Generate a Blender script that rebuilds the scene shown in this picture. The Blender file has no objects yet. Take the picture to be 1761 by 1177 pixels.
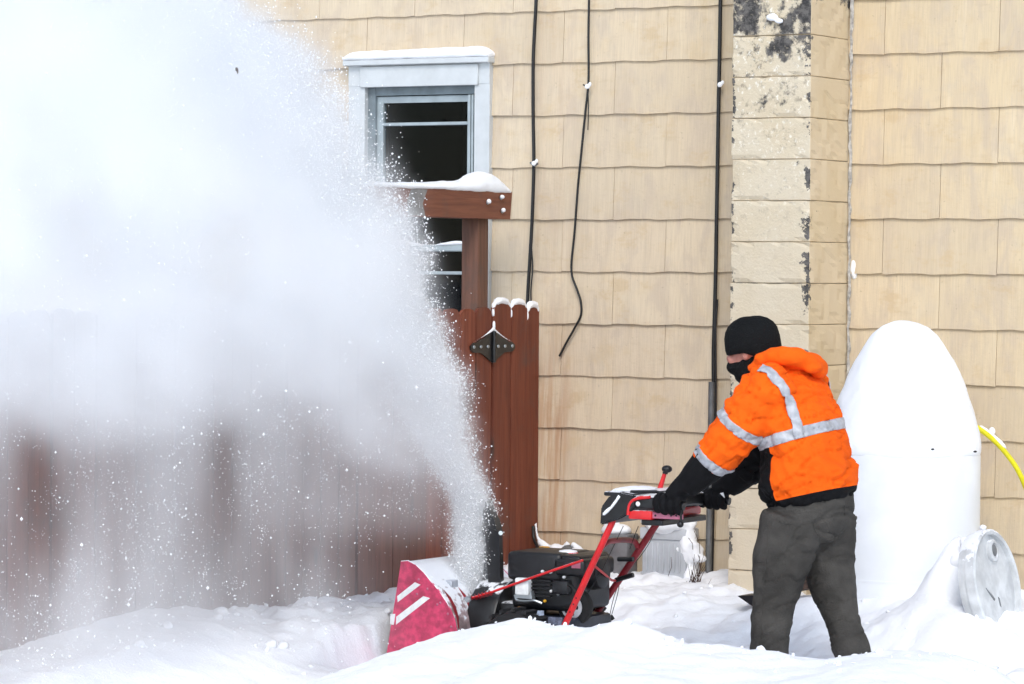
import bpy, bmesh, math, random
import numpy as np
from mathutils import Vector, Matrix, noise as mnoise
random.seed(7); rng = np.random.default_rng(11)
sc = bpy.context.scene
COL = sc.collection

# ------------------------------------------------------------------ camera
CAM = np.array([8.9055, -16.004, 1.93]); YAW, PIT, ROL, FPX = .5223, .0199, .0075, 6000.0
_f = np.array([-math.sin(YAW)*math.cos(PIT), math.cos(YAW)*math.cos(PIT), -math.sin(PIT)])
_r0 = np.array([math.cos(YAW), math.sin(YAW), 0.0]); _u0 = np.cross(_r0, _f)
_r = _r0*math.cos(ROL)+_u0*math.sin(ROL); _u = _u0*math.cos(ROL)-_r0*math.sin(ROL)
cd = bpy.data.cameras.new('camera'); cam = bpy.data.objects.new('camera', cd); COL.objects.link(cam)
cd.sensor_width = 36; cd.lens = FPX*36/1761; cd.clip_start = .1; cd.clip_end = 2000
cam.matrix_world = Matrix(((_r[0], _u[0], -_f[0], CAM[0]), (_r[1], _u[1], -_f[1], CAM[1]), (_r[2], _u[2], -_f[2], CAM[2]), (0, 0, 0, 1)))
sc.camera = cam

def at(px, py, Y=None, X=None, Z=None):
    """point of the place that a measured photo pixel belongs to, on a given wall / plate plane"""
    d = _f+_r*(px-880.5)/FPX-_u*(py-588.5)/FPX
    t = (Y-CAM[1])/d[1] if Y is not None else (X-CAM[0])/d[0] if X is not None else (Z-CAM[2])/d[2]
    return CAM+d*t

# ------------------------------------------------------------------ sky, sun, exposure
SUN_EL, SUN_AZ = math.radians(40), math.radians(152)       # azimuth: direction the light comes from, measured from +Y clockwise
w = bpy.data.worlds.new('World'); sc.world = w; w.use_nodes = True
nt = w.node_tree; nt.nodes.clear()
sky = nt.nodes.new('ShaderNodeTexSky'); sky.sky_type = 'NISHITA'; sky.sun_disc = False
sky.sun_elevation = SUN_EL; sky.sun_rotation = SUN_AZ; sky.dust_density = .4; sky.air_density = 1.0; sky.ozone_density = 1
hs = nt.nodes.new('ShaderNodeHueSaturation'); hs.inputs['Saturation'].default_value = .65
bg = nt.nodes.new('ShaderNodeBackground'); bg.inputs[1].default_value = .15
wo = nt.nodes.new('ShaderNodeOutputWorld')
nt.links.new(sky.outputs[0], hs.inputs['Color']); nt.links.new(hs.outputs[0], bg.inputs[0]); nt.links.new(bg.outputs[0], wo.inputs[0])
sl = bpy.data.lights.new('sun', 'SUN'); sl.energy = 1.15; sl.angle = math.radians(25); sl.color = (1, .95, .88)
so = bpy.data.objects.new('sun', sl); COL.objects.link(so)
_sd = Vector((math.sin(SUN_AZ)*math.cos(SUN_EL), math.cos(SUN_AZ)*math.cos(SUN_EL), math.sin(SUN_EL)))
so.rotation_euler = _sd.to_track_quat('Z', 'Y').to_euler(); so.location = (6, -12, 14)
vs = sc.view_settings; vs.view_transform = 'Standard'; vs.look = 'None'; vs.gamma = 1; vs.exposure = .70; vs.use_curve_mapping = False
cy = sc.cycles
cy.max_bounces = 24; cy.diffuse_bounces = 4; cy.glossy_bounces = 3; cy.transmission_bounces = 4; cy.volume_bounces = 18; cy.transparent_max_bounces = 8
cy.volume_step_rate = 1.8; cy.volume_max_steps = 200; cy.use_denoising = True; cy.use_adaptive_sampling = True; cy.adaptive_threshold = .03; cy.caustics_reflective = False; cy.caustics_refractive = False

# ------------------------------------------------------------------ material helpers
class NB:
    def __init__(s, name):
        s.m = bpy.data.materials.new(name); s.m.use_nodes = True; s.t = s.m.node_tree
        s.b = s.t.nodes['Principled BSDF']; s.out = s.t.nodes['Material Output']
        s.pos = None
    def n(s, kind, **kw):
        o = s.t.nodes.new(kind)
        for k, v in kw.items(): setattr(o, k, v)
        return o
    def l(s, a, b): s.t.links.new(a, b)
    def inp(s, node, i, v):
        if hasattr(v, 'is_output'): s.l(v, node.inputs[i])
        else: node.inputs[i].default_value = v
    def P(s):
        if s.pos is None: s.pos = s.n('ShaderNodeNewGeometry').outputs['Position']
        return s.pos
    def OC(s): return s.n('ShaderNodeTexCoord').outputs['Object']
    def scale(s, vec, sc_):
        m = s.n('ShaderNodeVectorMath', operation='MULTIPLY'); s.l(vec, m.inputs[0]); m.inputs[1].default_value = sc_; return m.outputs[0]
    def noise(s, vec, scale=5, detail=4, rough=.55, dist=0):
        o = s.n('ShaderNodeTexNoise'); s.l(vec, o.inputs['Vector']); o.inputs['Scale'].default_value = scale
        o.inputs['Detail'].default_value = detail; o.inputs['Roughness'].default_value = rough; o.inputs['Distortion'].default_value = dist
        return o.outputs['Fac']
    def ramp(s, fac, lo, hi, a=0., b=1.):
        o = s.n('ShaderNodeMapRange'); o.interpolation_type = 'SMOOTHSTEP'
        s.inp(o, 0, fac); s.inp(o, 1, lo); s.inp(o, 2, hi); s.inp(o, 3, a); s.inp(o, 4, b); return o.outputs[0]
    def math(s, op, a, b=0., c=0.):
        o = s.n('ShaderNodeMath', operation=op); s.inp(o, 0, a); s.inp(o, 1, b)
        if op in ('MULTIPLY_ADD',): s.inp(o, 2, c)
        return o.outputs[0]
    def mix(s, fac, a, b, mode='MIX'):
        o = s.n('ShaderNodeMix', data_type='RGBA', blend_type=mode)
        s.inp(o, 0, fac)
        for i, v in ((6, a), (7, b)):
            if hasattr(v, 'is_output'): s.l(v, o.inputs[i])
            else: o.inputs[i].default_value = (*v[:3], 1)
        return o.outputs[2]
    def sep(s, vec):
        o = s.n('ShaderNodeSeparateXYZ'); s.l(vec, o.inputs[0]); return o.outputs
    def normal(s):
        return s.sep(s.n('ShaderNodeNewGeometry').outputs['Normal'])
    def bump(s, h, strength=.3, dist=.01):
        o = s.n('ShaderNodeBump'); o.inputs['Strength'].default_value = strength; o.inputs['Distance'].default_value = dist
        s.l(h, o.inputs['Height']); s.l(o.outputs[0], s.b.inputs['Normal'])
    def fin(s, col, rough=.6, metal=0., spec=.5):
        s.inp(s.b, 'Base Color', col if hasattr(col, 'is_output') else (*col[:3], 1))
        s.inp(s.b, 'Roughness', rough); s.inp(s.b, 'Metallic', metal); s.inp(s.b, 'Specular IOR Level', spec)
        return s.m

def plain(name, c, rough=.5, metal=0., var=.25, sc_=12, bump=.15, spec=.5, bd=.004, snow=0.):
    b = NB(name); p = b.P(); f = b.noise(p, sc_, 5)
    col = b.mix(b.ramp(f, .3, .7), tuple(x*(1-var) for x in c), tuple(min(1, x*(1+var)) for x in c))
    if snow:
        nz = b.normal()[2]; n2 = b.noise(p, 28, 4)
        k = b.ramp(b.math('MULTIPLY_ADD', nz, .8, n2), 1.25-snow, 1.4-snow)
        col = b.mix(k, col, (.86, .88, .92))
    if bump: b.bump(b.noise(p, sc_*6, 4), bump, bd)
    return b.fin(col, rough, metal, spec)

def mat_snow(name, fine=1.):
    b = NB(name); p = b.P()
    h = b.math('MULTIPLY_ADD', b.noise(p, 55, 5, .6), .45, b.noise(p, 9, 4))
    b.bump(h, .32*fine, .025)
    c = b.mix(b.ramp(b.noise(p, 2.2, 3), .35, .65), (.895, .912, .94), (.92, .932, .952))
    return b.fin(c, .85, 0, .25)

def mat_shingle():
    b = NB('shingle_paint'); p = b.P(); x, y, z = b.sep(p)
    rnd = b.n('ShaderNodeObjectInfo').outputs['Random']
    big = b.ramp(b.noise(b.scale(p, (1.3, 1, .9)), 1.1, 3), .35, .65)
    c = b.mix(big, (.61, .50, .36), (.63, .50, .33))
    warm = b.ramp(b.math('MULTIPLY_ADD', x, .30, b.math('MULTIPLY', z, .22)), .45, 1.35)      # golden-to-pinkish cast of the light over the facade, put into the colour
    c = b.mix(warm, b.mix(.6, c, (.62, .515, .41)), b.mix(.5, c, (.61, .47, .26)))
    streak = b.noise(b.scale(p, (7.5, 1, .55)), 2.4, 4, .6)
    c = b.mix(b.ramp(streak, .44, .70, 0, .6), c, (.46, .36, .27))
    c = b.mix(b.ramp(streak, .3, .44, .45, 0.), c, (.69, .59, .46))
    blot = b.noise(b.scale(p, (2.2, 1, 3.2)), 2.6, 4, .6)
    c = b.mix(b.ramp(blot, .5, .72, 0, .6), c, (.54, .385, .20))
    grey = b.noise(b.scale(p, (3.0, 1, 2.0)), 1.9, 4, .6)
    c = b.mix(b.ramp(grey, .52, .72, 0, .55), c, (.44, .385, .33))
    c = b.mix(b.ramp(b.noise(b.scale(p, (1.6, 1, 5.5)), 3.3, 5, .65), .56, .74, 0, .5), c, (.42, .31, .20))
    c = b.mix(b.ramp(rnd, 0, .55, .42, 0), c, (.46, .38, .28))
    c = b.mix(b.ramp(rnd, .6, 1, 0, .4), c, (.72, .61, .44))
    c = b.mix(.34, c, (.80, .66, .45))
    c = b.mix(b.ramp(b.noise(b.scale(p, (3.4, 1, 1.5)), 2.1, 5, .62, .5), .47, .66, 0, .5), c, (.53, .43, .335))
    c = b.mix(b.ramp(b.noise(b.scale(p, (2.6, 1, 4.0)), 1.7, 5, .65), .54, .70, 0, .5), c, (.56, .40, .215))
    c = b.mix(b.ramp(b.noise(p, 55, 3, .6), .66, .74, 0, .45), c, (.36, .28, .2))
    # rust-brown run-off of the cedar fence where it meets the facade
    sx = b.ramp(b.math('ABSOLUTE', b.math('ADD', x, .08)), .05, .20, 1, 0)
    sz = b.math('MULTIPLY', b.ramp(z, 1.1, 1.75, 1, .15), b.ramp(z, .2, .6, .75, 1))
    st = b.math('MULTIPLY', b.math('MULTIPLY', sx, sz), b.ramp(b.noise(b.scale(p, (14, 1, 1.0)), 2, 4), .34, .62))
    c = b.mix(b.math('MULTIPLY', st, .7), c, (.46, .24, .12))
    low = b.math('MULTIPLY', b.ramp(z, .3, .8, .15, 0), b.ramp(b.noise(p, 3.5, 4), .35, .7))
    c = b.mix(low, c, (.38, .32, .27))
    grain = b.noise(b.scale(p, (90, 1, 3.0)), 2, 3)
    c = b.mix(b.ramp(grain, .35, .7, 0, .26), c, (.42, .33, .23))
    b.bump(b.math('MULTIPLY_ADD', grain, .8, b.noise(p, 60, 3)), .4, .003)
    return b.fin(c, .72, 0, .3)

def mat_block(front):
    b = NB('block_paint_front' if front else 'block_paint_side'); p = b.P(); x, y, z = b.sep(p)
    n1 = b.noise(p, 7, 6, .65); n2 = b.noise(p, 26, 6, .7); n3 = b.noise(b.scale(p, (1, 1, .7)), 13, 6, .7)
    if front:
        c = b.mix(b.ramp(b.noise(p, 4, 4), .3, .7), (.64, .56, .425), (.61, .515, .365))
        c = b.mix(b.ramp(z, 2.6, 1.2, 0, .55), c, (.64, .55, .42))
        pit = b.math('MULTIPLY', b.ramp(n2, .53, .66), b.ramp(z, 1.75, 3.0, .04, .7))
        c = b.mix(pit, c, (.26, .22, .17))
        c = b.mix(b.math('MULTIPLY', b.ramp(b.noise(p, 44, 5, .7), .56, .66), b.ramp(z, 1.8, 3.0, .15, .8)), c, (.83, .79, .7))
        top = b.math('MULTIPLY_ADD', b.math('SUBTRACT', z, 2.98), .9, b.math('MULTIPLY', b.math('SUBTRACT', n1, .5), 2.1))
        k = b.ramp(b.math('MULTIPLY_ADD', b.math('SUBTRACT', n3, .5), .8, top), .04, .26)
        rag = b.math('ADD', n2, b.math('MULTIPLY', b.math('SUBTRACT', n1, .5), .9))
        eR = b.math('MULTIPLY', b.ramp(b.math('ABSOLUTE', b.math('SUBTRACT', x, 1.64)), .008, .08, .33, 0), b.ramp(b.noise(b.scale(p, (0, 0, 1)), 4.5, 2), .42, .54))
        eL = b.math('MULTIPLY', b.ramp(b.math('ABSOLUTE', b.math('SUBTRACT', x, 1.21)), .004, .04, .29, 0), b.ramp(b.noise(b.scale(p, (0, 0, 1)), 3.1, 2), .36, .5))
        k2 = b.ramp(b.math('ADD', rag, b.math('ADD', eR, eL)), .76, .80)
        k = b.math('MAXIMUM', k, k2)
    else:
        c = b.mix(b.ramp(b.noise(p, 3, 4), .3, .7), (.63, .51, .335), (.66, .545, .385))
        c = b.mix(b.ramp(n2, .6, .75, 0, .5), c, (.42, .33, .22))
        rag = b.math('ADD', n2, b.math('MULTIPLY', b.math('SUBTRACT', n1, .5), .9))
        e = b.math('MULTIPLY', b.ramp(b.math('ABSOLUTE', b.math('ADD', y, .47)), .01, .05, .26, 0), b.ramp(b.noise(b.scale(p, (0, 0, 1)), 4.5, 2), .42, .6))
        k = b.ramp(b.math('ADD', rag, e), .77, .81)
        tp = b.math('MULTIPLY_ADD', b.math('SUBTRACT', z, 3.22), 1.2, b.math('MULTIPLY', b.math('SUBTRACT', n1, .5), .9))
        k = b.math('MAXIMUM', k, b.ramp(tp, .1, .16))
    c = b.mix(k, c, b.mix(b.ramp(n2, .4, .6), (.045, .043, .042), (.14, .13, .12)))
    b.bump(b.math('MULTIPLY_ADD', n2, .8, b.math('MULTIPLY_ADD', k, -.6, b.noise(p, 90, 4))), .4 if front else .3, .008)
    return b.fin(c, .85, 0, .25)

def mat_wood(name, c1, c2, axis=2, wet=.5):
    b = NB(name); p = b.P(); rnd = b.n('ShaderNodeObjectInfo').outputs['Random']
    off = b.n('ShaderNodeCombineXYZ'); b.l(b.math('MULTIPLY', rnd, 37.), off.inputs[0]); b.l(b.math('MULTIPLY', rnd, 11.), off.inputs[2])
    v = b.n('ShaderNodeVectorMath', operation='ADD'); b.l(p, v.inputs[0]); b.l(off.outputs[0], v.inputs[1]); v = v.outputs[0]
    s3 = [14., 14., 14.]; s3[axis] = .9
    g = b.noise(b.scale(v, tuple(s3)), 2.2, 5, .6, .6); s4 = [60., 60., 60.]; s4[axis] = 2.
    g2 = b.noise(b.scale(v, tuple(s4)), 2, 3)
    c = b.mix(b.ramp(g, .3, .7), c1, c2)
    c = b.mix(b.ramp(rnd, 0, 1, 0, .4), c, tuple(.6*q for q in c1))
    kn = b.n('ShaderNodeTexVoronoi'); s5 = [5., 5., 5.]; s5[axis] = 1.6; b.l(b.scale(v, tuple(s5)), kn.inputs['Vector']); kn.inputs['Scale'].default_value = 1.1
    c = b.mix(b.ramp(kn.outputs['Distance'], .04, .15, .75, 0), c, (.05, .03, .022))
    c = b.mix(b.ramp(b.noise(p, 3.2, 5, .65), .52, .72, 0, .6), c, (.085, .06, .05))
    c = b.mix(b.ramp(g2, .55, .8, 0, .35), c, (.06, .03, .02))
    b.bump(b.math('MULTIPLY_ADD', g2, .6, g), .45, .005)
    return b.fin(c, .62, 0, .35)

def mat_fabric(name, c, sc_=260, var=.1, rough=.85, bump=.2, fold=.0, sheen=.0):
    b = NB(name); p = b.P()
    f = b.noise(p, 6, 4)
    col = b.mix(b.ramp(f, .3, .7), tuple(x*(1-var) for x in c), tuple(x*(1+var) for x in c))
    h = b.noise(p, sc_, 2)
    if fold:
        h2 = b.math('ABSOLUTE', b.math('SUBTRACT', b.noise(b.scale(p, (1.2, 1.2, 2.4)), 8, 4, .55, 1.4), .5))
        h = b.math('MULTIPLY_ADD', h2, fold, h)
    b.bump(h, bump, .012)
    return b.fin(col, rough, 0, .2)

MS = mat_snow('snow'); MSF = mat_snow('snow_cap', .6)
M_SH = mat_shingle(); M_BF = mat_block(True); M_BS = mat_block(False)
M_MORT = plain('mortar', (.36, .31, .24), .95, bump=.5)
M_BACK = plain('wall_sheathing', (.10, .08, .06), .95)
M_TRIM = plain('window_paint', (.58, .605, .61), .45, var=.05, bump=.05)
M_SASH = plain('sash_metal', (.36, .42, .44), .4, var=.12, bump=.05)
M_SASHD = plain('sash_track', (.17, .21, .23), .45, var=.15, bump=.05)
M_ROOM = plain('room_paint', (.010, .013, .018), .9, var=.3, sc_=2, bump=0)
M_CURT = plain('curtain_cloth', (.12, .16, .19), .9, var=.3, sc_=5)
b_ = NB('window_glass'); b_.b.inputs['Base Color'].default_value = (.01, .012, .014, 1)
_tr = b_.n('ShaderNodeBsdfTransparent'); _gl = b_.n('ShaderNodeBsdfGlossy'); _gl.inputs['Roughness'].default_value = .02
_tr.inputs[0].default_value = (.75, .8, .82, 1)
_fr = b_.n('ShaderNodeFresnel'); _fr.inputs[0].default_value = 1.16; _mx = b_.n('ShaderNodeMixShader')
b_.l(_fr.outputs[0], _mx.inputs[0]); b_.l(_tr.outputs[0], _mx.inputs[1]); b_.l(_gl.outputs[0], _mx.inputs[2]); b_.l(_mx.outputs[0], b_.out.inputs[0])
M_GLASS = b_.m
M_FENCE = mat_wood('fence_stain', (.15, .036, .019), (.245, .066, .032))
M_FENCE2 = mat_wood('fence_weathered', (.125, .044, .028), (.19, .068, .044))
M_BEAM = mat_wood('beam_stain', (.15, .052, .03), (.22, .08, .045), axis=1)
M_POST = mat_wood('post_stain', (.10, .048, .03), (.17, .078, .05))
M_KNOT = plain('grey_wood_patch', (.22, .21, .20), .8)
M_IRON = plain('black_iron', (.008, .0085, .01), .35, var=.4, spec=.6)
M_CABLE = plain('cable_rubber', (.006, .006, .0065), .5, var=.3, bump=.05)
M_COND = plain('conduit_grey', (.16, .165, .17), .55, .2)
M_BOXG = plain('grey_box_metal', (.46, .48, .51), .5, var=.15, sc_=6)
M_BOXD = plain('dark_box_metal', (.13, .125, .13), .6, var=.3)
M_TANK = plain('tank_paint', (.82, .845, .875), .45, var=.05, sc_=4, bump=.08)
M_DRUM = plain('drum_plastic', (.60, .615, .625), .6, var=.2, sc_=9, bump=.2, snow=.3)
M_DRUMD = plain('drum_dark', (.16, .17, .18), .5)
M_HOSE = plain('hose_yellow', (.72, .66, .01), .4, var=.08, bump=.05)
M_YEL = plain('plug_yellow', (.8, .42, .02), .5)
M_LEAF = plain('dead_leaves', (.07, .045, .035), .9, var=.6, sc_=40)
M_RED = plain('machine_red', (.62, .018, .022), .34, var=.12, sc_=9, bump=.06, snow=.12)
M_REDD = plain('machine_red_dusty', (.52, .045, .115), .55, var=.3, sc_=26, bump=.15, snow=.42)
M_REDK = plain('machine_red_dark', (.22, .01, .018), .45, var=.3, sc_=9, bump=.1)  # darker red for the far bar, brace, auger flights and spring
M_PINK = plain('panel_faded_red', (.42, .13, .2), .5, var=.2)
M_BLK = plain('machine_black', (.006, .0065, .0085), .42, var=.4, sc_=20, bump=.12, spec=.5, snow=.0)
M_BLKS = plain('machine_black_snowy', (.007, .0075, .009), .42, var=.4, sc_=20, bump=.12, snow=.18)
M_HOUS = plain('housing_shell', (.34, .25, .25), .6, var=.45, sc_=14, snow=.43)
M_CHUTE = plain('chute_plastic', (.012, .02, .032), .35, var=.5, sc_=10, bump=.08)
M_TYRE = plain('tyre_rubber', (.009, .009, .010), .8, var=.3, bump=.3)
M_RIM = plain('rim_paint', (.55, .56, .58), .4, .2)
M_STEEL = plain('steel', (.42, .46, .48), .35, .8, var=.2)
M_WHT = plain('white_decal', (.78, .80, .80), .5, var=.08, sc_=40, bump=.05)
M_GRYP = plain('silver_plate', (.55, .58, .64), .35, .4)
M_ORANGE = mat_fabric('jacket_orange', (.95, .125, .004), fold=2.4, bump=.42, var=.08)
M_JBLK = mat_fabric('jacket_black', (.004, .004, .005), fold=1.2, bump=.3)
M_TAPE = plain('reflective_tape', (.40, .41, .44), .4, .0, var=.16, sc_=40, bump=.15)
M_JEAN = mat_fabric('trouser_denim', (.056, .052, .047), sc_=150, fold=1.1, bump=.42, var=.3)
M_GLOVE = mat_fabric('glove_black', (.0045, .0045, .0055), fold=.8)
M_KNIT = mat_fabric('beanie_knit', (.0045, .005, .0055), sc_=120, bump=.6)
M_SKIN = plain('skin', (.48, .20, .15), .5, var=.12, sc_=30, bump=.08)
M_EYE = plain('eye', (.5, .48, .46), .2)
M_BOOT = plain('boot_rubber', (.02, .019, .018), .6)

# ------------------------------------------------------------------ mesh helpers
def new_mesh(name, V, F, smooth=False):
    me = bpy.data.meshes.new(name); me.from_pydata([tuple(map(float, v)) for v in V], [], F); me.update()
    if smooth: me.polygons.foreach_set('use_smooth', [True]*len(me.polygons))
    return me
class MB:
    def __init__(s): s.V = []; s.F = []
    def add(s, V, F):
        o = len(s.V); s.V += [tuple(map(float, v)) for v in V]; s.F += [tuple(i+o for i in f) for f in F]; return s
    def box(s, lo, hi):
        (a, b, c), (d, e, f) = lo, hi
        return s.add([(a, b, c), (d, b, c), (d, e, c), (a, e, c), (a, b, f), (d, b, f), (d, e, f), (a, e, f)],
                     [(0, 3, 2, 1), (4, 5, 6, 7), (0, 1, 5, 4), (1, 2, 6, 5), (2, 3, 7, 6), (3, 0, 4, 7)])
    def rbox(s, lo, hi, bev=.006, seg=2):
        bm = bmesh.new(); lo = Vector(lo); hi = Vector(hi)
        bmesh.ops.create_cube(bm, size=1, matrix=Matrix.Translation((lo+hi)/2) @ Matrix.Diagonal((*(hi-lo), 1)))
        bmesh.ops.bevel(bm, geom=bm.edges[:], offset=bev, segments=seg, affect='EDGES', profile=.5)
        bm.verts.index_update(); s.add([v.co[:] for v in bm.verts], [[v.index for v in f.verts] for f in bm.faces]); bm.free(); return s
    def tube(s, pts, rad, seg=10, caps=True, flat=1.0, up=None):
        pts = [Vector(p) for p in pts]; n = len(pts)
        if not hasattr(rad, '__len__'): rad = [rad]*n
        V = []; F = []; pn = None
        for i, p in enumerate(pts):
            t = (pts[min(i+1, n-1)]-pts[max(i-1, 0)]).normalized()
            if pn is None:
                a = Vector(up) if up else (Vector((0, 0, 1)) if abs(t.z) < .9 else Vector((1, 0, 0)))
                pn = (a-t*a.dot(t)).normalized()
            else: pn = (pn-t*pn.dot(t)).normalized()
            b = t.cross(pn)
            r = rad[i]
            ra, rb = (r if hasattr(r, '__len__') else (r, r*flat))
            for k in range(seg):
                an = 2*math.pi*k/seg; V.append(p+pn*math.cos(an)*ra+b*math.sin(an)*rb)
        for i in range(n-1):
            for k in range(seg):
                F.append((i*seg+k, i*seg+(k+1) % seg, (i+1)*seg+(k+1) % seg, (i+1)*seg+k))
        if caps: F += [tuple(reversed(range(seg))), tuple((n-1)*seg+k for k in range(seg))]
        return s.add(V, F)
    def prism(s, poly, axis, a, b):
        """polygon in the two other axes extruded along axis from a to b"""
        n = len(poly); V = []
        for d in (a, b):
            for (p, q) in poly:
                v = [p, q]; v.insert(axis, d); V.append(v)
        F = [tuple(range(n)), tuple(range(2*n-1, n-1, -1))]+[(i, i+n, (i+1) % n+n, (i+1) % n) for i in range(n)]
        return s.add(V, F)
    def ell(s, c, r, seg=16, rings=10, R=None):
        V = []; F = []
        for i in range(rings+1):
            th = math.pi*i/rings
            for k in range(seg):
                ph = 2*math.pi*k/seg; v = Vector((r[0]*math.sin(th)*math.cos(ph), r[1]*math.sin(th)*math.sin(ph), r[2]*math.cos(th)))
                if R is not None: v = R @ v
                V.append(Vector(c)+v)
        for i in range(rings):
            for k in range(seg): F.append((i*seg+k, (i+1)*seg+k, (i+1)*seg+(k+1) % seg, i*seg+(k+1) % seg))
        return s.add(V, F)
    def lathe(s, c, prof, seg=32, axis='Z'):
        V = []; F = []; n = len(prof)
        for (r, h) in prof:
            for k in range(seg):
                an = 2*math.pi*k/seg; a, b_2 = r*math.cos(an), r*math.sin(an)
                v = (a, b_2, h) if axis == 'Z' else (a, h, b_2) if axis == 'Y' else (h, a, b_2)
                V.append(Vector(c)+Vector(v))
        for i in range(n-1):
            for k in range(seg): F.append((i*seg+k, i*seg+(k+1) % seg, (i+1)*seg+(k+1) % seg, (i+1)*seg+k))
        F += [tuple(reversed(range(seg))), tuple((n-1)*seg+k for k in range(seg))]
        return s.add(V, F)
    def mesh(s, name, smooth=False):
        me = new_mesh(name, s.V, s.F)
        bm = bmesh.new(); bm.from_mesh(me); bmesh.ops.recalc_face_normals(bm, faces=bm.faces[:]); bm.to_mesh(me); bm.free()
        if smooth:
            me.polygons.foreach_set('use_smooth', [True]*len(me.polygons))
            if smooth != 'all' and hasattr(me, 'set_sharp_from_angle'): me.set_sharp_from_angle(angle=math.radians(38))
        return me
def obj(name, me, mat=None, parent=None, loc=None):
    if isinstance(me, MB): me = me.mesh(name, True)
    o = bpy.data.objects.new(name, me); COL.objects.link(o)
    if mat is not None and not len(me.materials): me.materials.append(mat)
    if loc is not None: o.location = loc
    if parent is not None:
        o.parent = parent; o.matrix_parent_inverse = Matrix.Translation(-WL(parent))
    return o
def WL(o):
    v = Vector(o.get('_wl', (0, 0, 0))); return v
def thing(name, label, cat, loc=(0, 0, 0), group=None):
    o = bpy.data.objects.new(name, None); COL.objects.link(o); o.location = loc; o['_wl'] = tuple(map(float, loc)); o.empty_display_size = .1
    o['label'] = label; o['category'] = cat
    if group: o['group'] = group
    return o
def tag(o, label, cat=None, group=None, kind=None):
    o['label'] = label
    if cat: o['category'] = cat
    if group: o['group'] = group
    if kind: o['kind'] = kind
    return o
def remesh(mb, vox, smooth=6, name='m', fac=.5):
    me = mb.mesh('tmp') if isinstance(mb, MB) else mb
    o = bpy.data.objects.new('tmp', me); COL.objects.link(o)
    m = o.modifiers.new('r', 'REMESH'); m.mode = 'VOXEL'; m.voxel_size = vox
    if smooth:
        q = o.modifiers.new('s', 'SMOOTH'); q.iterations = smooth; q.factor = fac
    dg = bpy.context.evaluated_depsgraph_get(); dg.update()
    r = bpy.data.meshes.new_from_object(o.evaluated_get(dg)); r.name = name
    bpy.data.objects.remove(o); r.polygons.foreach_set('use_smooth', [True]*len(r.polygons)); r.materials.clear()
    return r
def verts(me):
    a = np.empty(len(me.vertices)*3, np.float32); me.vertices.foreach_get('co', a); return a.reshape(-1, 3)
def vnorm(me):
    a = np.empty(len(me.vertices)*3, np.float32); me.vertex_normals.foreach_get('vector', a); return a.reshape(-1, 3)
def setv(me, a): me.vertices.foreach_set('co', a.astype(np.float32).ravel()); me.update()
def lattice(shape, cells, seed):
    """smooth value noise on a regular grid (3-D)"""
    g = np.random.default_rng(seed).random([c+2 for c in cells]); out = g
    for ax in range(len(shape)):
        t = np.linspace(0, cells[ax], shape[ax]); i = np.minimum(t.astype(int), cells[ax]); fr = t-i; fr = fr*fr*(3-2*fr)
        sh = [1]*len(shape); sh[ax] = -1; fr = fr.reshape(sh)
        out = np.take(out, i, ax)*(1-fr)+np.take(out, i+1, ax)*fr
    return out
def pnoise(P, s, seed=0, oct=3):
    """value noise at points"""
    r = np.random.default_rng(seed); T = r.random((64, 64, 64)).astype(np.float32); tot = np.zeros(len(P)); amp = 1.; nrm = 0.
    for o in range(oct):
        Q = np.asarray(P)*s*(2**o)+17.3*o; i = np.floor(Q).astype(int); f = Q-i; f = f*f*(3-2*f); acc = 0
        for dx in (0, 1):
            for dy in (0, 1):
                for dz in (0, 1):
                    wgt = (f[:, 0] if dx else 1-f[:, 0])*(f[:, 1] if dy else 1-f[:, 1])*(f[:, 2] if dz else 1-f[:, 2])
                    acc = acc+wgt*T[(i[:, 0]+dx) % 64, (i[:, 1]+dy) % 64, (i[:, 2]+dz) % 64]
        tot += amp*acc; nrm += amp; amp *= .5
    return tot/nrm
def sst(a, b, x): t = np.clip((x-a)/(b-a), 0, 1); return t*t*(3-2*t)
def curve_pts(pts, n=8):
    pts = [Vector(p) for p in pts]; out = []
    for i in range(len(pts)-1):
        p0, p1, p2, p3 = pts[max(i-1, 0)], pts[i], pts[i+1], pts[min(i+2, len(pts)-1)]
        for k in range(n):
            t = k/n; out.append(.5*((2*p1)+(p2-p0)*t+(2*p0-5*p1+4*p2-p3)*t*t+(3*p1-p0-3*p2+p3)*t**3))
    return out+[pts[-1]]
def snow_blob(mb, vox=.012, amp=.012, sc_=9, seed=1, smooth=5, name='snow'):
    me = remesh(mb, vox, smooth, name); v = verts(me); n = vnorm(me)
    setv(me, v+n*((pnoise(v, sc_, seed, 3)-.5)*2*amp)[:, None]); return me

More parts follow.
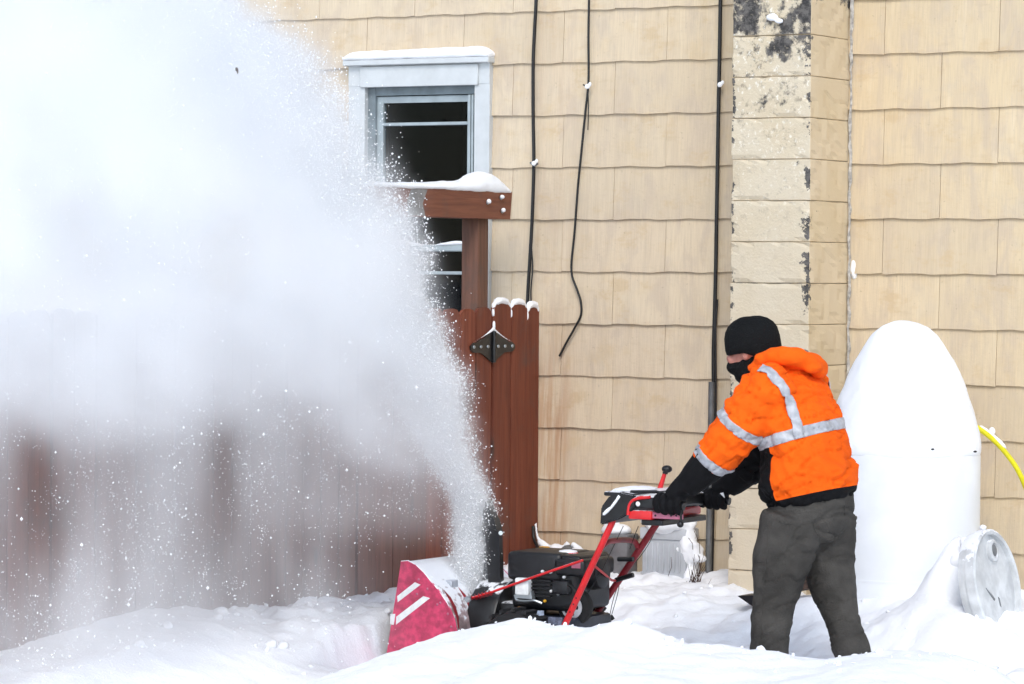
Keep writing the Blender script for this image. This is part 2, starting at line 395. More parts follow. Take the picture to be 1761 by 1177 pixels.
# ------------------------------------------------------------------ ground (snow)
CREST = [(-3, .47), (-.2, .45), (.25, .40), (.75, .23), (.95, .22), (1.142, .263), (1.27, .357), (1.40, .405), (1.524, .449), (1.691, .485), (1.829, .515), (1.939, .492), (2.128, .491), (2.301, .534),
         (2.421, .496), (2.578, .459), (2.862, .453), (3.04, .434), (3.215, .435), (3.388, .469), (3.534, .493), (3.727, .489), (3.871, .436), (3.989, .384), (4.4, .34), (7, .33)]
def ground_z(X, Y):
    X = np.asarray(X, float); Y = np.asarray(Y, float)
    P = np.stack([X, Y, X*0], -1).reshape(-1, 3)
    n1 = (pnoise(P, 1.7, 3, 3).reshape(X.shape)-.5); n2 = (pnoise(P, 7, 4, 4).reshape(X.shape)-.5); n3 = (pnoise(P, 22, 5, 3).reshape(X.shape)-.5)
    zc = np.interp(X, [c[0] for c in CREST], [c[1] for c in CREST])
    cut = sst(.60, .68, X+n2*.07)                                    # 0 = uncut snow ahead of the machine
    trench = .12+.06*n2+.03*n3
    uncut = .37+.09*n1+.16*np.maximum(n2, -.1)+.05*n3
    lane = sst(-3.35, -3.0, Y)*(1-sst(-2.05, -1.75, Y+n2*.2))
    toWall = .20+.15*sst(-1.9, -.9, Y)+.05*sst(-.5, -.05, Y)+.10*n1+.10*n2+.04*n3
    base = toWall*cut+uncut*(1-cut)
    z = base*(1-lane)+(trench*cut+uncut*(1-cut))*lane
    fr = 1-sst(-3.62, -3.05, Y)                                      # bank thrown up in front of the lane
    back = np.minimum(0, Y+3.6)
    crest = zc+.03*n2+.016*n3+back*.10
    frw = fr
    z = z*(1-frw)+crest*frw
    z += .16*np.exp(-(((X-2.70)/.36)**2+((Y+1.45)/.26)**2))
    z += .30*np.exp(-(((X-2.76)/.13)**2+((Y+1.22)/.20)**2))           # snow heaped against tank and drum
    z += .10*np.exp(-(((X-2.25)/.45)**2+((Y+.95)/.35)**2))
    z += .34*np.exp(-(((X-3.3)/.26)**2+((Y+.85)/.3)**2))
    z += .13*np.exp(-(((X-2.98)/.22)**2+((Y+1.62)/.16)**2))
    z += .06*np.exp(-(((X-2.55)/.3)**2+((Y+1.75)/.25)**2))
    z += .10*np.exp(-(((X-.05)/.22)**2+((Y+.25)/.3)**2))
    far = sst(7, 25, np.hypot(X-1, Y+2)); z = z*(1-far)+.25*far
    return z
def axis_pts(lo, hi, step, far_lo, far_hi):
    a = list(np.arange(lo, hi+1e-6, step)); s = step*1.5; x = hi
    while x < far_hi: x += s; s *= 1.25; a.append(x)
    s = step*1.5; x = lo
    while x > far_lo: x -= s; s *= 1.25; a.insert(0, x)
    return np.array(a)
gx = axis_pts(-1.2, 4.6, .026, -400, 400); gy = axis_pts(-5.0, .0, .026, -400, 400)
GX, GY = np.meshgrid(gx, gy); GZ = ground_z(GX, GY)
nx, ny = len(gx), len(gy); idx = np.arange(nx*ny).reshape(ny, nx)
Fq = np.stack([idx[:-1, :-1], idx[:-1, 1:], idx[1:, 1:], idx[1:, :-1]], -1).reshape(-1, 4).tolist()
g = obj('snow_ground', new_mesh('snow_ground', np.stack([GX, GY, GZ], -1).reshape(-1, 3), Fq, True), MS)
tag(g, 'deep white snow covering the yard, banked along the cleared lane', kind='structure')

# ------------------------------------------------------------------ house
HX0, HX1, HZ = -4.3, 7.0, 4.4
house = thing('house', 'tan shingle-sided house with white window and painted block chimney', 'house', (2, .0, 0))
WO = (-1.215, -.52, 1.35, 2.935)                                     # window opening x0,x1,z0,z1
wall = MB()
for lo, hi in (((HX0, .03, -.3), (WO[0], .2, HZ)), ((WO[1], .03, -.3), (HX1, .2, HZ)), ((WO[0], .03, -.3), (WO[1], .2, WO[2])), ((WO[0], .03, WO[3]), (WO[1], .2, HZ))): wall.box(lo, hi)
wall.box((HX0, .2, -.3), (HX0+.2, 6, HZ)); wall.box((HX1-.2, .2, -.3), (HX1, 6, HZ)); wall.box((HX0, 6, -.3), (HX1, 6.2, HZ))
wallo = obj('wall', wall, M_BACK, house)
obj('roof', MB().prism([(-.45, HZ), (-.45, HZ+.12), (3.1, HZ+2.1), (6.65, HZ+.12), (6.65, HZ)], 0, HX0-.3, HX1+.3), plain('roof_felt', (.12, .12, .13), .9), house)
EXP, ZB = .273, 3.3036                                               # shingle exposure; z of the butt edge of course 0
def shingle_mesh(wd, z0, z1, seed, flatbottom=False):
    r = random.Random(seed); n = max(3, int(wd/.03)); ph = r.uniform(0, 6.28)
    V = []; t = .006
    zb = lambda x: 0 if flatbottom else (.0028*math.sin(2*math.pi*x/.3048+ph))+.0012*math.sin(x*53+ph*2)
    h = z1-z0; g_ = .0012
    for i in range(n+1):
        x = g_+(wd-2*g_)*i/n; b0 = zb(x)
        V += [(x, -.020, b0), (x, -.003, h), (x, -.020+t+.004, b0), (x, .002, h)]
    F = []
    for i in range(n):
        a, b = i*4, i*4+4
        F += [(a, b, b+1, a+1), (a+2, a+3, b+3, b+2), (a, a+2, b+2, b), (a+1, b+1, b+3, a+3)]
    F += [(0, 1, 3, 2), (n*4, n*4+2, n*4+3, n*4+1)]
    me = new_mesh('shingle', V, F); me.materials.append(M_SH); return me
SHC = {}
for j in range(-2, 12):
    zb = ZB-EXP*j; offx = 0 if j % 2 == 1 else .3048
    if zb < -.1: continue
    k0 = math.floor((HX0-offx)/.6096)
    for k in range(k0, k0+20):
        x0 = offx+k*.6096; x1 = x0+.6096; x0 = max(x0, HX0); x1 = min(x1, 4.6)
        if x1-x0 < .05: continue
        segs = [(x0, x1, zb, zb+EXP+.035)]
        W = (-1.30, -.44, 1.25, 3.02)
        if x1 > W[0] and x0 < W[1] and zb+EXP > W[2] and zb < W[3]:
            segs = []
            if x0 < W[0]: segs.append((x0, W[0], zb, zb+EXP+.035))
            if x1 > W[1]: segs.append((W[1], x1, zb, zb+EXP+.035))
            if zb+EXP > W[3]+.03: segs.append((max(x0, W[0]), min(x1, W[1]), max(zb, W[3]), zb+EXP+.035))
            if zb < W[2]-.03: segs.append((max(x0, W[0]), min(x1, W[1]), zb, W[2]))
        for (a, b, c, d) in segs:
            if b-a < .03 or (a > 1.24 and b < 1.62): continue
            key = (round(b-a, 3), round(d-c, 3), random.randrange(4) if b-a > .6 else random.randrange(1000), c > zb+.01)
            if key not in SHC: SHC[key] = shingle_mesh(b-a, c, d, hash(key[:3]) % 999, key[3])
            o = obj('shingle', SHC[key], None, wallo, (a, random.uniform(-.0015, .0015), c+random.uniform(-.0012, .0012)))
            o.rotation_euler.y = random.uniform(-.0012, .0012)
# chimney of painted blocks: one block per course
CX0, CX1, CD = 1.21, 1.64, .47
chim = obj('chimney', MB().box((CX0+.012, -CD+.012, -.2), (CX1-.012, .0, HZ+1.2)), M_MORT, house)
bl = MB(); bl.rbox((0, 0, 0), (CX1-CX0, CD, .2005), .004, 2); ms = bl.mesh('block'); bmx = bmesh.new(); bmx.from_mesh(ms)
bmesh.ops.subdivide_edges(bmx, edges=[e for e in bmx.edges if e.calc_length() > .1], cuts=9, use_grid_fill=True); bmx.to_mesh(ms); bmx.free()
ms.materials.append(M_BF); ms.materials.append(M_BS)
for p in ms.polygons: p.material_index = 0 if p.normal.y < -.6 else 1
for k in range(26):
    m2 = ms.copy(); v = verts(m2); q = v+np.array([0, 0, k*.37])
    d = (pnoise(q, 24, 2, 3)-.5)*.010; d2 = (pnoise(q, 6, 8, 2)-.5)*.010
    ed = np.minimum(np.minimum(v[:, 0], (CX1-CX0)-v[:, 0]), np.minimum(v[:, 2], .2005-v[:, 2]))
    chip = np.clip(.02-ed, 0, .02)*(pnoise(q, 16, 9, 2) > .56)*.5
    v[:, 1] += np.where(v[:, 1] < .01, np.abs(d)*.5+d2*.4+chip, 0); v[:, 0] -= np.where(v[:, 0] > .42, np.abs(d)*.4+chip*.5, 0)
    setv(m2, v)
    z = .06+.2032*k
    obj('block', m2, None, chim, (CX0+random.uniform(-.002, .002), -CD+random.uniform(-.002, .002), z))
# flashing strip where chimney meets shingles (ragged caulk)
ck = []
for zz in np.arange(.3, HZ, .035): ck.append((CX1+.010+random.uniform(-.004, .004), -.022, zz))
obj('caulk_strip', MB().tube(ck, [random.uniform(.004, .011) for _ in ck], 6), plain('caulk', (.42, .40, .37), .8, var=.4, sc_=40), chim)

# window
win = obj('window', MB().box((WO[0]-.10, -.045, WO[3]-.004), (WO[1]+.09, .03, WO[3]+.13)).box((WO[0]-.10, -.042, WO[2]-.1), (WO[0]+.003, .03, WO[3]-.004)).box((WO[1]-.003, -.042, WO[2]-.1), (WO[1]+.09, .03, WO[3]-.004)).box((WO[0]-.13, -.08, WO[2]-.15), (WO[1]+.12, .03, WO[2]-.1)), M_TRIM, house)
obj('head_casing', MB().rbox((WO[0]-.02, -.058, WO[3]-.012), (WO[1]+.025, -.045, WO[3]+.10), .003, 1), M_TRIM, win)
obj('drip_cap', MB().rbox((WO[0]-.115, -.085, WO[3]+.105), (WO[1]+.105, .02, WO[3]+.135), .004, 1), M_TRIM, win)
obj('stop_frame', MB().box((WO[0]+.003, -.008, WO[2]), (WO[0]+.05, .06, WO[3]-.004)).box((WO[1]-.022, .004, WO[2]), (WO[1]-.003, .06, WO[3]-.004)).box((WO[0]+.05, -.004, WO[3]-.055), (WO[1]-.022, .06, WO[3]-.004)), M_SASHD, win)
for (xa, xb) in ((WO[1]-.062, WO[1]-.044), (WO[1]-.038, WO[1]-.026)): obj('storm_track', MB().rbox((xa, -.018, WO[2]), (xb, .03, WO[3]-.06), .003, 1), M_SASH, win)
zm = 2.045
for nm, z0, z1, y0, bars in (('upper_sash', zm, WO[3]-.06, .012, [2.725]), ('lower_sash', WO[2], zm+.03, .034, [1.925, 1.63])):
    xa, xb = WO[0]+.05, WO[1]-.062; fw = .038
    s_ = obj(nm, MB().box((xa, y0, z0), (xa+fw, y0+.03, z1)).box((xb-fw*.35, y0, z0), (xb, y0+.03, z1)).box((xa+fw, y0+.001, z1-.035), (xb-fw*.35, y0+.029, z1)).box((xa+fw, y0+.001, z0), (xb-fw*.35, y0+.029, z0+.03)), M_SASH, win)
for z_, y0 in ((2.725, .010), (1.925, .030), (1.63, .030)):
    obj('glazing_bar', MB().rbox((WO[0]+.085, y0, z_-.009), (WO[1]-.074, y0+.016, z_+.009), .003, 1), M_SASH, win)
for (za, zb2, y0) in ((2.075, 2.716, .028), (2.734, 2.842, .028), (1.38, 1.621, .05), (1.639, 1.916, .05), (1.934, 2.042, .05)):
    obj('pane', MB().box((WO[0]+.088, y0, za), (WO[1]-.075, y0+.003, zb2)), M_GLASS, win)
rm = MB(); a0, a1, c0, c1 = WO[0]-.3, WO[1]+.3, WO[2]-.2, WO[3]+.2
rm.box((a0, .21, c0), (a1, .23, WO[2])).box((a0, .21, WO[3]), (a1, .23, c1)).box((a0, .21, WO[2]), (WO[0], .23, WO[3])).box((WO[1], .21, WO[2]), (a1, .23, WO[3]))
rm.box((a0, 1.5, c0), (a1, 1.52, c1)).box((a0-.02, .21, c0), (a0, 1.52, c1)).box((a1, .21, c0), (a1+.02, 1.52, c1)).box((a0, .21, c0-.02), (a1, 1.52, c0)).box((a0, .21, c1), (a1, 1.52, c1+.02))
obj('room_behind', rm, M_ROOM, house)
# snow lying on the window cap and meeting rail
def cap_strip(x0, x1, y0, y1, zfun, h, seed, name='snow_cap', vox=.01):
    mb = MB(); n = 26; V = []; F = []
    for i in range(n+1):
        t = i/n; x = x0+(x1-x0)*t; e = min(1, min(t, 1-t)*n/1.6)**.5; hh = h(t)*(.35+.65*e)
        zb = zfun(t)
        for (yy, zz) in ((y0, 0), (y0-.012, hh*.45), (y0+(y1-y0)*.22, hh*.92), (y0+(y1-y0)*.6, hh), (y1, hh*.85), (y1, 0)): V.append((x, yy, zb+zz))
    for i in range(n):
        for k in range(6): F.append((i*6+k, i*6+(k+1) % 6, i*6+6+(k+1) % 6, i*6+6+k))
    F += [tuple(range(6)), tuple(n*6+k for k in range(5, -1, -1))]
    mb.add(V, F); return snow_blob(mb, vox, .005, 14, seed, 4, name)
o = obj('snow_on_window', cap_strip(WO[0]-.118, WO[1]+.108, -.088, .0, lambda t: WO[3]+.134, lambda t: .05+.014*t, 4), MSF)
tag(o, 'long pad of snow lying on the cap above the window', 'snow pad')
o = obj('snow_line', cap_strip(WO[0]+.09, WO[1]-.065, .012, .034, lambda t: zm+.028, lambda t: .014+.012*math.sin(t*9), 5, vox=.005), MSF)
tag(o, 'thin line of snow on the rail halfway up the window', 'snow line')

# ------------------------------------------------------------------ fence, gate, beam
FX = -.13                                                             # fence plane, square to the house
def picket(wd, h, seed, zb=-.1):
    r = random.Random(seed); c = .028; th = .017
    prof = [(0, zb), (wd, zb), (wd, h-c), (wd-c*.9, h-.006), (wd*.62, h), (wd*.38, h), (c*.9, h-.006), (0, h-c)]
    mb = MB().prism([(y+.0015 if y < wd/2 else y-.0015, z) for y, z in prof], 0, -th/2, th/2)
    return mb.mesh('plank')
fence = thing('fence', 'reddish-brown picket fence running out from the house wall behind the blowing snow', 'fence', (FX, -3, 0))
fixed = thing('side_fence', 'narrow panel of three red-brown pickets between the gate hinge and the house', 'fence panel', (FX, -.28, 0))
gate = thing('gate', 'red-brown dog-eared picket gate with large black butterfly hinge', 'gate', (FX, -1.1, 0))
y = -.03; n_ = 0; caps = []
def place(par, y, wd, h, mat, seed):
    o = obj('plank', picket(wd, h, seed), mat, par, (FX+random.uniform(-.002, .002), y-wd, 0))
    o.rotation_euler.x = random.uniform(-.004, .004); return o
for wd, h in ((.13, 1.755), (.165, 1.77), (.18, 1.775)):
    place(fixed, y, wd, h, M_FENCE, n_); caps.append((y-wd/2, wd, h)); y -= wd+.004; n_ += 1
y -= .020; gate_y0 = y
for k in range(8):
    wd = random.uniform(.148, .162); h = 1.752+random.uniform(-.008, .008)
    place(gate, y, wd, h, M_FENCE if k < 4 else M_FENCE2, 20+k); y -= wd+.004
gate_y1 = y; y -= .015
while y > -5.9:
    wd = random.uniform(.138, .15); place(fence, y, wd, 1.76+random.uniform(-.01, .01), M_FENCE2, 50+int(-y*10)); y -= wd+random.choice((.003, .004, .007))
fence_y1 = y
for par, ya, yb in ((fixed, -.03, gate_y0+.01), (gate, gate_y0, gate_y1), (fence, gate_y1-.015, fence_y1)):
    for z in (.45, 1.35): obj('rail', MB().rbox((FX-.05, yb, z), (FX-.0095, ya, z+.085), .004, 1), M_FENCE, par)
for yy in (gate_y1-.06, -3.6, -5.6): obj('post', MB().rbox((FX-.14, yy-.045, -.2), (FX-.051, yy+.045, 1.72), .005, 1), M_POST, fence)
# hinge
hy, hz = -.53, 1.548
hp = [(-.225, -.012), (-.20, -.026), (-.12, -.030), (-.06, -.055), (-.022, -.075), (0, -.082), (.022, -.075), (.06, -.055), (.12, -.030), (.20, -.026), (.225, -.012), (.228, .006), (.20, .022), (.165, .024), (.13, .040), (.085, .046), (.06, .066), (.025, .080), (0, .086)]
hp = hp+[(-a, b) for a, b in reversed(hp[11:-1])]
hin = obj('hinge', MB().prism([(hy+a, hz+b) for a, b in hp], 0, FX+.0105, FX+.017), M_IRON, gate)
obj('hinge_barrel', MB().tube([(FX+.022, hy, hz-.08), (FX+.022, hy, hz+.08)], .011, 10), M_IRON, hin)
for a in (-.195, -.125, -.055, .05, .12, .195): obj('bolt', MB().ell((FX+.019, hy+a, hz+.002), (.006, .012, .009), 8, 5), M_STEEL, hin)
sh_ = MB().tube([(FX+.016, hy-.2, hz+.024), (FX+.016, hy-.13, hz+.044), (FX+.016, hy-.06, hz+.068), (FX+.016, hy, hz+.09), (FX+.016, hy+.06, hz+.068), (FX+.016, hy+.13, hz+.042), (FX+.016, hy+.2, hz+.024)], [.002, .003, .005, .009, .005, .003, .002], 8)
sh_.ell((FX+.018, hy+.005, hz+.11), (.008, .012, .026), 10, 8)
tag(obj('snow_ridge', snow_blob(sh_, .005, .002, 30, 3, 2), MSF), 'small ridge of snow on top of the black gate hinge', 'snow ridge')
# snow caps on the three pickets by the house
for i, (yc, wd, h) in enumerate(caps):
    mb = MB(); y0_, y1_ = yc-wd/2, yc+wd/2
    mb.tube(curve_pts([(FX, y0_+.004, h-.036), (FX, y0_+.022, h-.006), (FX, yc-wd*.15, h+.008), (FX, yc+wd*.15, h+.008), (FX, y1_-.022, h-.006), (FX, y1_-.004, h-.034)], 4), [.008]*2+[.013]*4+[.019]*9+[.013]*4+[.008]*2, 10)
    mb.ell((FX+.004, y0_+.002, h-.05), (.012, .008, .028), 10, 8)
    tag(obj('snow_on_picket', snow_blob(mb, .007, .004, 20, 20+i, 2), MSF),
        ('small snow cap on the picket touching the house wall', 'rounded snow cap on the middle of the three pickets by the house', 'rounded snow cap on the picket directly right of the gate hinge')[i], 'snow cap', 'snow caps on the pickets beside the house')
# thin frost line on gate picket tops
# posts and beam over the gate
arb = thing('gate_beam', 'heavy brown timber beam on posts above the gate, capped with snow', 'beam', (FX, -1.2, 0))
BX0, BX1 = FX-.115, FX-.02
for yy in (-.575, -1.80): obj('post', MB().rbox((BX0-.002, yy-.055, -.2), (BX1+.0, yy+.055, 2.215), .006, 2), M_POST, arb)
bm_ = MB(); bm_.add([(BX0-.02, -.335, 2.346), (BX1+.03, -.335, 2.346), (BX1+.03, -.352, 2.205), (BX0-.02, -.352, 2.205), (BX0-.02, -2.0, 2.346), (BX1+.03, -2.0, 2.346), (BX1+.03, -2.0, 2.205), (BX0-.02, -2.0, 2.205)],
        [(0, 1, 2, 3), (7, 6, 5, 4), (0, 4, 5, 1), (1, 5, 6, 2), (2, 6, 7, 3), (3, 7, 4, 0)])
bo = obj('beam', bm_, M_BEAM, arb)
obj('grey_patch', MB().prism([(-1.36, 2.21), (-1.20, 2.208), (-1.225, 2.27), (-1.18, 2.34), (-1.33, 2.344), (-1.37, 2.28)], 0, BX1+.0295, BX1+.032), M_KNOT, bo)
for (px, py) in ((839, 348), (862, 340), (864, 363)):
    p = at(px, py, X=BX1+.036); obj('bolt_head', MB().ell(p, (.008, .013, .013), 10, 6), M_STEEL, bo)
    tag(obj('snow_on_bolt', snow_blob(MB().ell(p+np.array([.006, .0, .004]), (.012, .014+.004*(py % 3), .012), 10, 8), .004, .003, 40, py, 1), MSF), {348: 'pellet of snow on the bolt farther left on the beam face', 340: 'pellet of snow on the upper bolt near the beam end', 363: 'pellet of snow on the lower bolt near the beam end'}[py], 'snow pellet', 'snow pellets on the beam bolts')
mb = MB(); V = []; F = []; N = 40
for i in range(N+1):
    t = i/N; yy = -.335-t*1.66
    hgt = .036+.012*math.sin(t*7)+.062*math.exp(-((yy+.55)/.13)**2); hgt *= min(1, .25+i*.35)
    xs = BX0-.02, BX1+.036
    for (xx, zz) in ((xs[0], 0), (xs[0]+.01, hgt*.8), ((xs[0]+xs[1])/2, hgt), (xs[1]-.01, hgt*.85), (xs[1]+.006, hgt*.35), (xs[1], -.004)): V.append((xx, yy, 2.345+zz))
for i in range(N):
    for k in range(6): F.append((i*6+k, i*6+(k+1) % 6, i*6+6+(k+1) % 6, i*6+6+k))
F += [tuple(range(6)), tuple(N*6+k for k in range(5, -1, -1))]; mb.add(V, F)
tag(obj('snow_on_beam', snow_blob(mb, .011, .005, 12, 8, 3), MSF), 'long ridge of snow along the top of the timber beam', 'snow ridge')

# ------------------------------------------------------------------ cables and wall fittings
def wire(name, pix, Y, r, label, mat=M_CABLE, group='black cables on the house wall', parent=None, wob=.0):
    pts = curve_pts([at(x, y_, Y=Y) for x, y_ in pix], 6)
    pts = [p+Vector((random.uniform(-wob, wob), 0, 0)) for p in pts]
    o = obj(name, MB().tube(pts, r, 8), mat, parent)
    if parent is None: tag(o, label, 'cable', group)
    return o
c1 = wire('wall_cable', [(923, -60), (922, 0), (919, 60), (917, 110), (917, 200), (918, 285), (915, 380), (911, 450), (907, 530), (905, 700)], -.038, .0095, 'thick black cable hanging on the wall just right of the window')
wire('loose_strand', [(916, 370), (914, 420), (916, 460), (913, 500), (914, 530)], -.046, .004, '', parent=c1)
obj('tie', MB().tube([at(912, 280, Y=-.052), at(920, 286, Y=-.055), at(925, 281, Y=-.052)], .006, 6), M_COND, c1)
c2 = wire('wall_cable', [(1014, -60), (1013, 0), (1012, 60), (1012, 140), (1007, 190), (1001, 250), (994, 320), (988, 400), (983, 450), (984, 475), (993, 500), (999, 520), (999, 542), (988, 565), (975, 588), (962, 613)], -.035, .0062, 'thin black cable kinked sideways with its loose end hanging on the wall')
obj('tie', MB().tube([at(1003, 146, Y=-.05), at(1010, 150, Y=-.052), at(1014, 146, Y=-.05)], .004, 6), M_CABLE, c2)
wire('loose_strand', [(1011, 155), (1012, 185), (1011, 224)], -.045, .0028, '', parent=c2)
c3 = wire('wall_cable', [(1240, -60), (1239, 0), (1237, 120), (1235, 220), (1233, 340), (1231, 460), (1229, 540), (1227, 620), (1228, 760), (1226, 860), (1223, 1010)], -.036, .0105, 'thick black cable running down the wall beside the chimney into the snow')
wire('loose_strand', [(1234, 515), (1231, 560), (1231, 620), (1231, 700), (1228, 820)], -.048, .005, '', parent=c3)
cnd = obj('conduit', MB().tube([at(1224, 657, Y=-.05), at(1222, 800, Y=-.05), at(1217, 1030, Y=-.05)], .0165, 14), M_COND)
tag(cnd, 'grey conduit pipe standing against the wall beside the black cable', 'pipe')
for (px, py, yy, lab) in ((1010, 149, -.058, 'snow pellet on the tie of the thin kinked cable'), (918, 281, -.066, 'snow pellet on the tie of the cable by the window'), (1238, 146, -.06, 'snow pellet on the cable beside the chimney')):
    tag(obj('snow_on_cable', snow_blob(MB().ell(at(px, py, Y=yy), (.015, .01, .014), 10, 8).ell(at(px+5, py-4, Y=yy), (.009, .009, .012), 8, 6), .004, .003, 40, px, 1), MSF), lab, 'snow pellet', 'snow pellets on the wall cables')
# snow caught on chimney
mb = MB().ell(at(1328, 30, Y=-.485), (.035, .016, .018), 12, 8).ell(at(1340, 36, Y=-.485), (.022, .014, .014), 12, 8)
tag(obj('snow_on_chimney', snow_blob(mb, .006, .006, 25, 2, 2), MSF), 'streak of snow stuck on the blackened top of the chimney', 'snow streak')
mb = MB().ell(at(1469, 462, X=CX1+.03), (.022, .02, .055), 12, 10).ell(at(1470, 445, X=CX1+.028), (.014, .014, .03), 10, 8)
tag(obj('snow_on_chimney_joint', snow_blob(mb, .006, .006, 25, 5, 2), MSF), 'white lump of snow in the joint right of the chimney', 'snow lump')
obj('rust_bracket', MB().prism([(1.50, 1.50+.0), (1.53, 1.50)], 0, 0, 0) if False else MB().ell(at(1470, 486, X=CX1+.024), (.018, .016, .025), 8, 6), plain('rust', (.16, .05, .03), .8), chim)
# grey ribbed box and darker box low on the wall
gb = thing('utility_box', 'light grey ribbed utility box on the wall with snow heaped on top', 'utility box', at(1147, 1005, Y=-.1))
g0, g1 = at(1104, 908, Y=-.16), at(1190, 1003, Y=-.16)
obj('case', MB().rbox((g0[0], -.16, g1[2]), (g1[0]-.04, -.02, g0[2]), .01, 2), M_BOXG, gb)
obj('lid', MB().rbox((g0[0]-.008, -.172, g0[2]-.055), (g1[0]-.032, -.02, g0[2]+.004), .008, 2), M_BOXG, gb)
for k in range(7): xx = g0[0]+.03+k*(g1[0]-g0[0]-.10)/6; obj('rib', MB().rbox((xx-.006, -.168, g1[2]+.05), (xx+.006, -.1595, g0[2]-.07), .003, 1), M_BOXG, gb)
obj('base_shadow_gap', MB().box((g0[0]+.02, -.14, g1[2]-.04), (g1[0]-.06, -.02, g1[2]-.001)), M_BOXD, gb)
obj('side_fitting', MB().tube([at(1192, 975, Y=-.12), at(1176, 975, Y=-.12)], .012, 8), M_BOXD, gb)
mb = MB().ell(at(1150, 900, Y=-.12), (.17, .09, .055), 16, 10).ell(at(1135, 880, Y=-.10), (.07, .07, .06), 14, 10).ell(at(1160, 885, Y=-.10), (.06, .07, .05), 14, 10).ell(at(1185, 935, Y=-.12), (.055, .06, .11), 14, 10).ell(at(1195, 950, Y=-.13), (.045, .05, .06), 14, 10).ell(at(1190, 985, Y=-.12), (.03, .05, .06), 14, 10)
for k in range(16): mb.ell(at(random.uniform(1165, 1205), random.uniform(895, 1000), Y=random.uniform(-.16, -.08)), (random.uniform(.015, .04), .03, random.uniform(.012, .035)), 10, 7)
tag(obj('snow_on_box', snow_blob(mb, .009, .03, 14, 6, 2), MSF), 'heap of snow draped over the grey ribbed box', 'snow heap')
db = thing('meter_box', 'dark grey box on the wall half hidden behind the red handlebars', 'utility box', at(1055, 985, Y=-.08))
d0, d1 = at(1036, 922, Y=-.14), at(1078, 985, Y=-.14)
obj('case', MB().rbox((d0[0], -.14, d1[2]-.05), (d1[0], -.02, d0[2]), .01, 2), M_BOXD, db)
obj('lid', MB().rbox((d0[0]-.006, -.15, d0[2]-.02), (d1[0]+.006, -.02, d0[2]+.012), .006, 1), M_COND, db)
tag(obj('snow_on_meter_box', snow_blob(MB().ell(at(1060, 912, Y=-.08), (.085, .06, .03), 14, 8).ell(at(1050, 890, Y=-.06), (.05, .04, .05), 12, 8), .012, .012, 12, 7, 3), MSF), 'small heap of snow on the dark box behind the handlebars', 'snow heap')
# small gabled cover with snow, cord with yellow plug
gc = thing('vent_hood', 'small grey gabled vent hood on the wall above the engine', 'vent hood', at(985, 965, Y=-.08))
p = at(985, 948, Y=-.06)
obj('hood', MB().prism([(p[0]-.07, p[2]-.02), (p[0], p[2]+.035), (p[0]+.06, p[2]+.0), (p[0]+.06, p[2]-.012), (p[0], p[2]+.02), (p[0]-.07, p[2]-.035)], 1, -.15, -.02), M_COND, gc)
obj('body', MB().rbox((p[0]-.04, -.12, p[2]-.16), (p[0]+.045, -.02, p[2]+.004), .006, 1), M_BOXG, gc)
tag(obj('snow_on_vent', snow_blob(MB().tube([(p[0]-.07, -.09, p[2]-.01), (p[0]-.01, -.09, p[2]+.042)], .014, 8).tube([(p[0]+.012, -.09, p[2]+.04), (p[0]+.065, -.09, p[2]+.012)], .014, 8), .006, .003, 20, 2, 1), MSF), 'snow on the two slopes of the small vent hood', 'snow')
cr = thing('extension_cord', 'black cord with yellow plug lying on the snow at the fence foot', 'cord', at(930, 950, Y=-.2))
obj('cord', MB().tube(curve_pts([at(917, 905, Y=-.12), at(918, 925, Y=-.13), at(924, 940, Y=-.16), at(931, 947, Y=-.18)], 6), .009, 8), M_CABLE, cr)
pp = at(935, 946, Y=-.2); obj('plug', MB().rbox(pp-np.array([.022, .02, .02]), pp+np.array([.03, .02, .018]), .008, 2), M_YEL, cr)
tag(obj('snow_at_fence_foot', snow_blob(MB().tube(curve_pts([at(921, 900, Y=-.08), at(926, 928, Y=-.10), at(945, 944, Y=-.1), at(975, 955, Y=-.1), at(1010, 975, Y=-.1)], 4), [.008]*5+[.02]*4+[.04]*4+[.07]*4, 8), .008, .006, 16, 3, 3), MSF), 'curved drift of snow where the fence meets the wall', 'snow drift')
# dead plant with snow at foot of the box
dp = thing('dead_plant', 'clump of dead twigs and brown leaves in the snow beside the grey box', 'plant', at(1195, 1025, Y=-.35))
tw = MB()
for k in range(26):
    b0 = at(random.uniform(1186, 1204), random.uniform(1000, 1030), Y=random.uniform(-.4, -.25)); d = np.array([random.uniform(-.06, .06), random.uniform(-.04, .04), random.uniform(.03, .16)])
    tw.tube([b0, b0+d*.5+np.array([random.uniform(-.01, .01), 0, 0]), b0+d], [.0024, .0018, .0009], 5)
for k in range(5):
    b0 = at(random.uniform(1150, 1205), random.uniform(905, 960), Y=-.2); d = np.array([random.uniform(-.05, .05), 0, random.uniform(-.12, -.04)]); tw.tube([b0, b0+d*.5+np.array([.012, 0, 0]), b0+d], .0016, 5)
obj('twigs', tw, M_LEAF, dp)
lf = MB()
for k in range(34):
    c = Vector(at(random.uniform(1182, 1208), random.uniform(1006, 1034), Y=random.uniform(-.42, -.3))); R = Matrix.Rotation(random.uniform(0, 6.3), 3, Vector((random.random(), random.random(), random.random()+.1)).normalized()); s = random.uniform(.012, .03)
    lf.add([c+R @ Vector(v)*s for v in ((-1, 0, 0), (0, .5, .2), (1, 0, 0), (0, -.5, .2))], [(0, 1, 2), (0, 2, 3)])
obj('leaves', new_mesh('leaves', lf.V, lf.F), M_LEAF, dp)

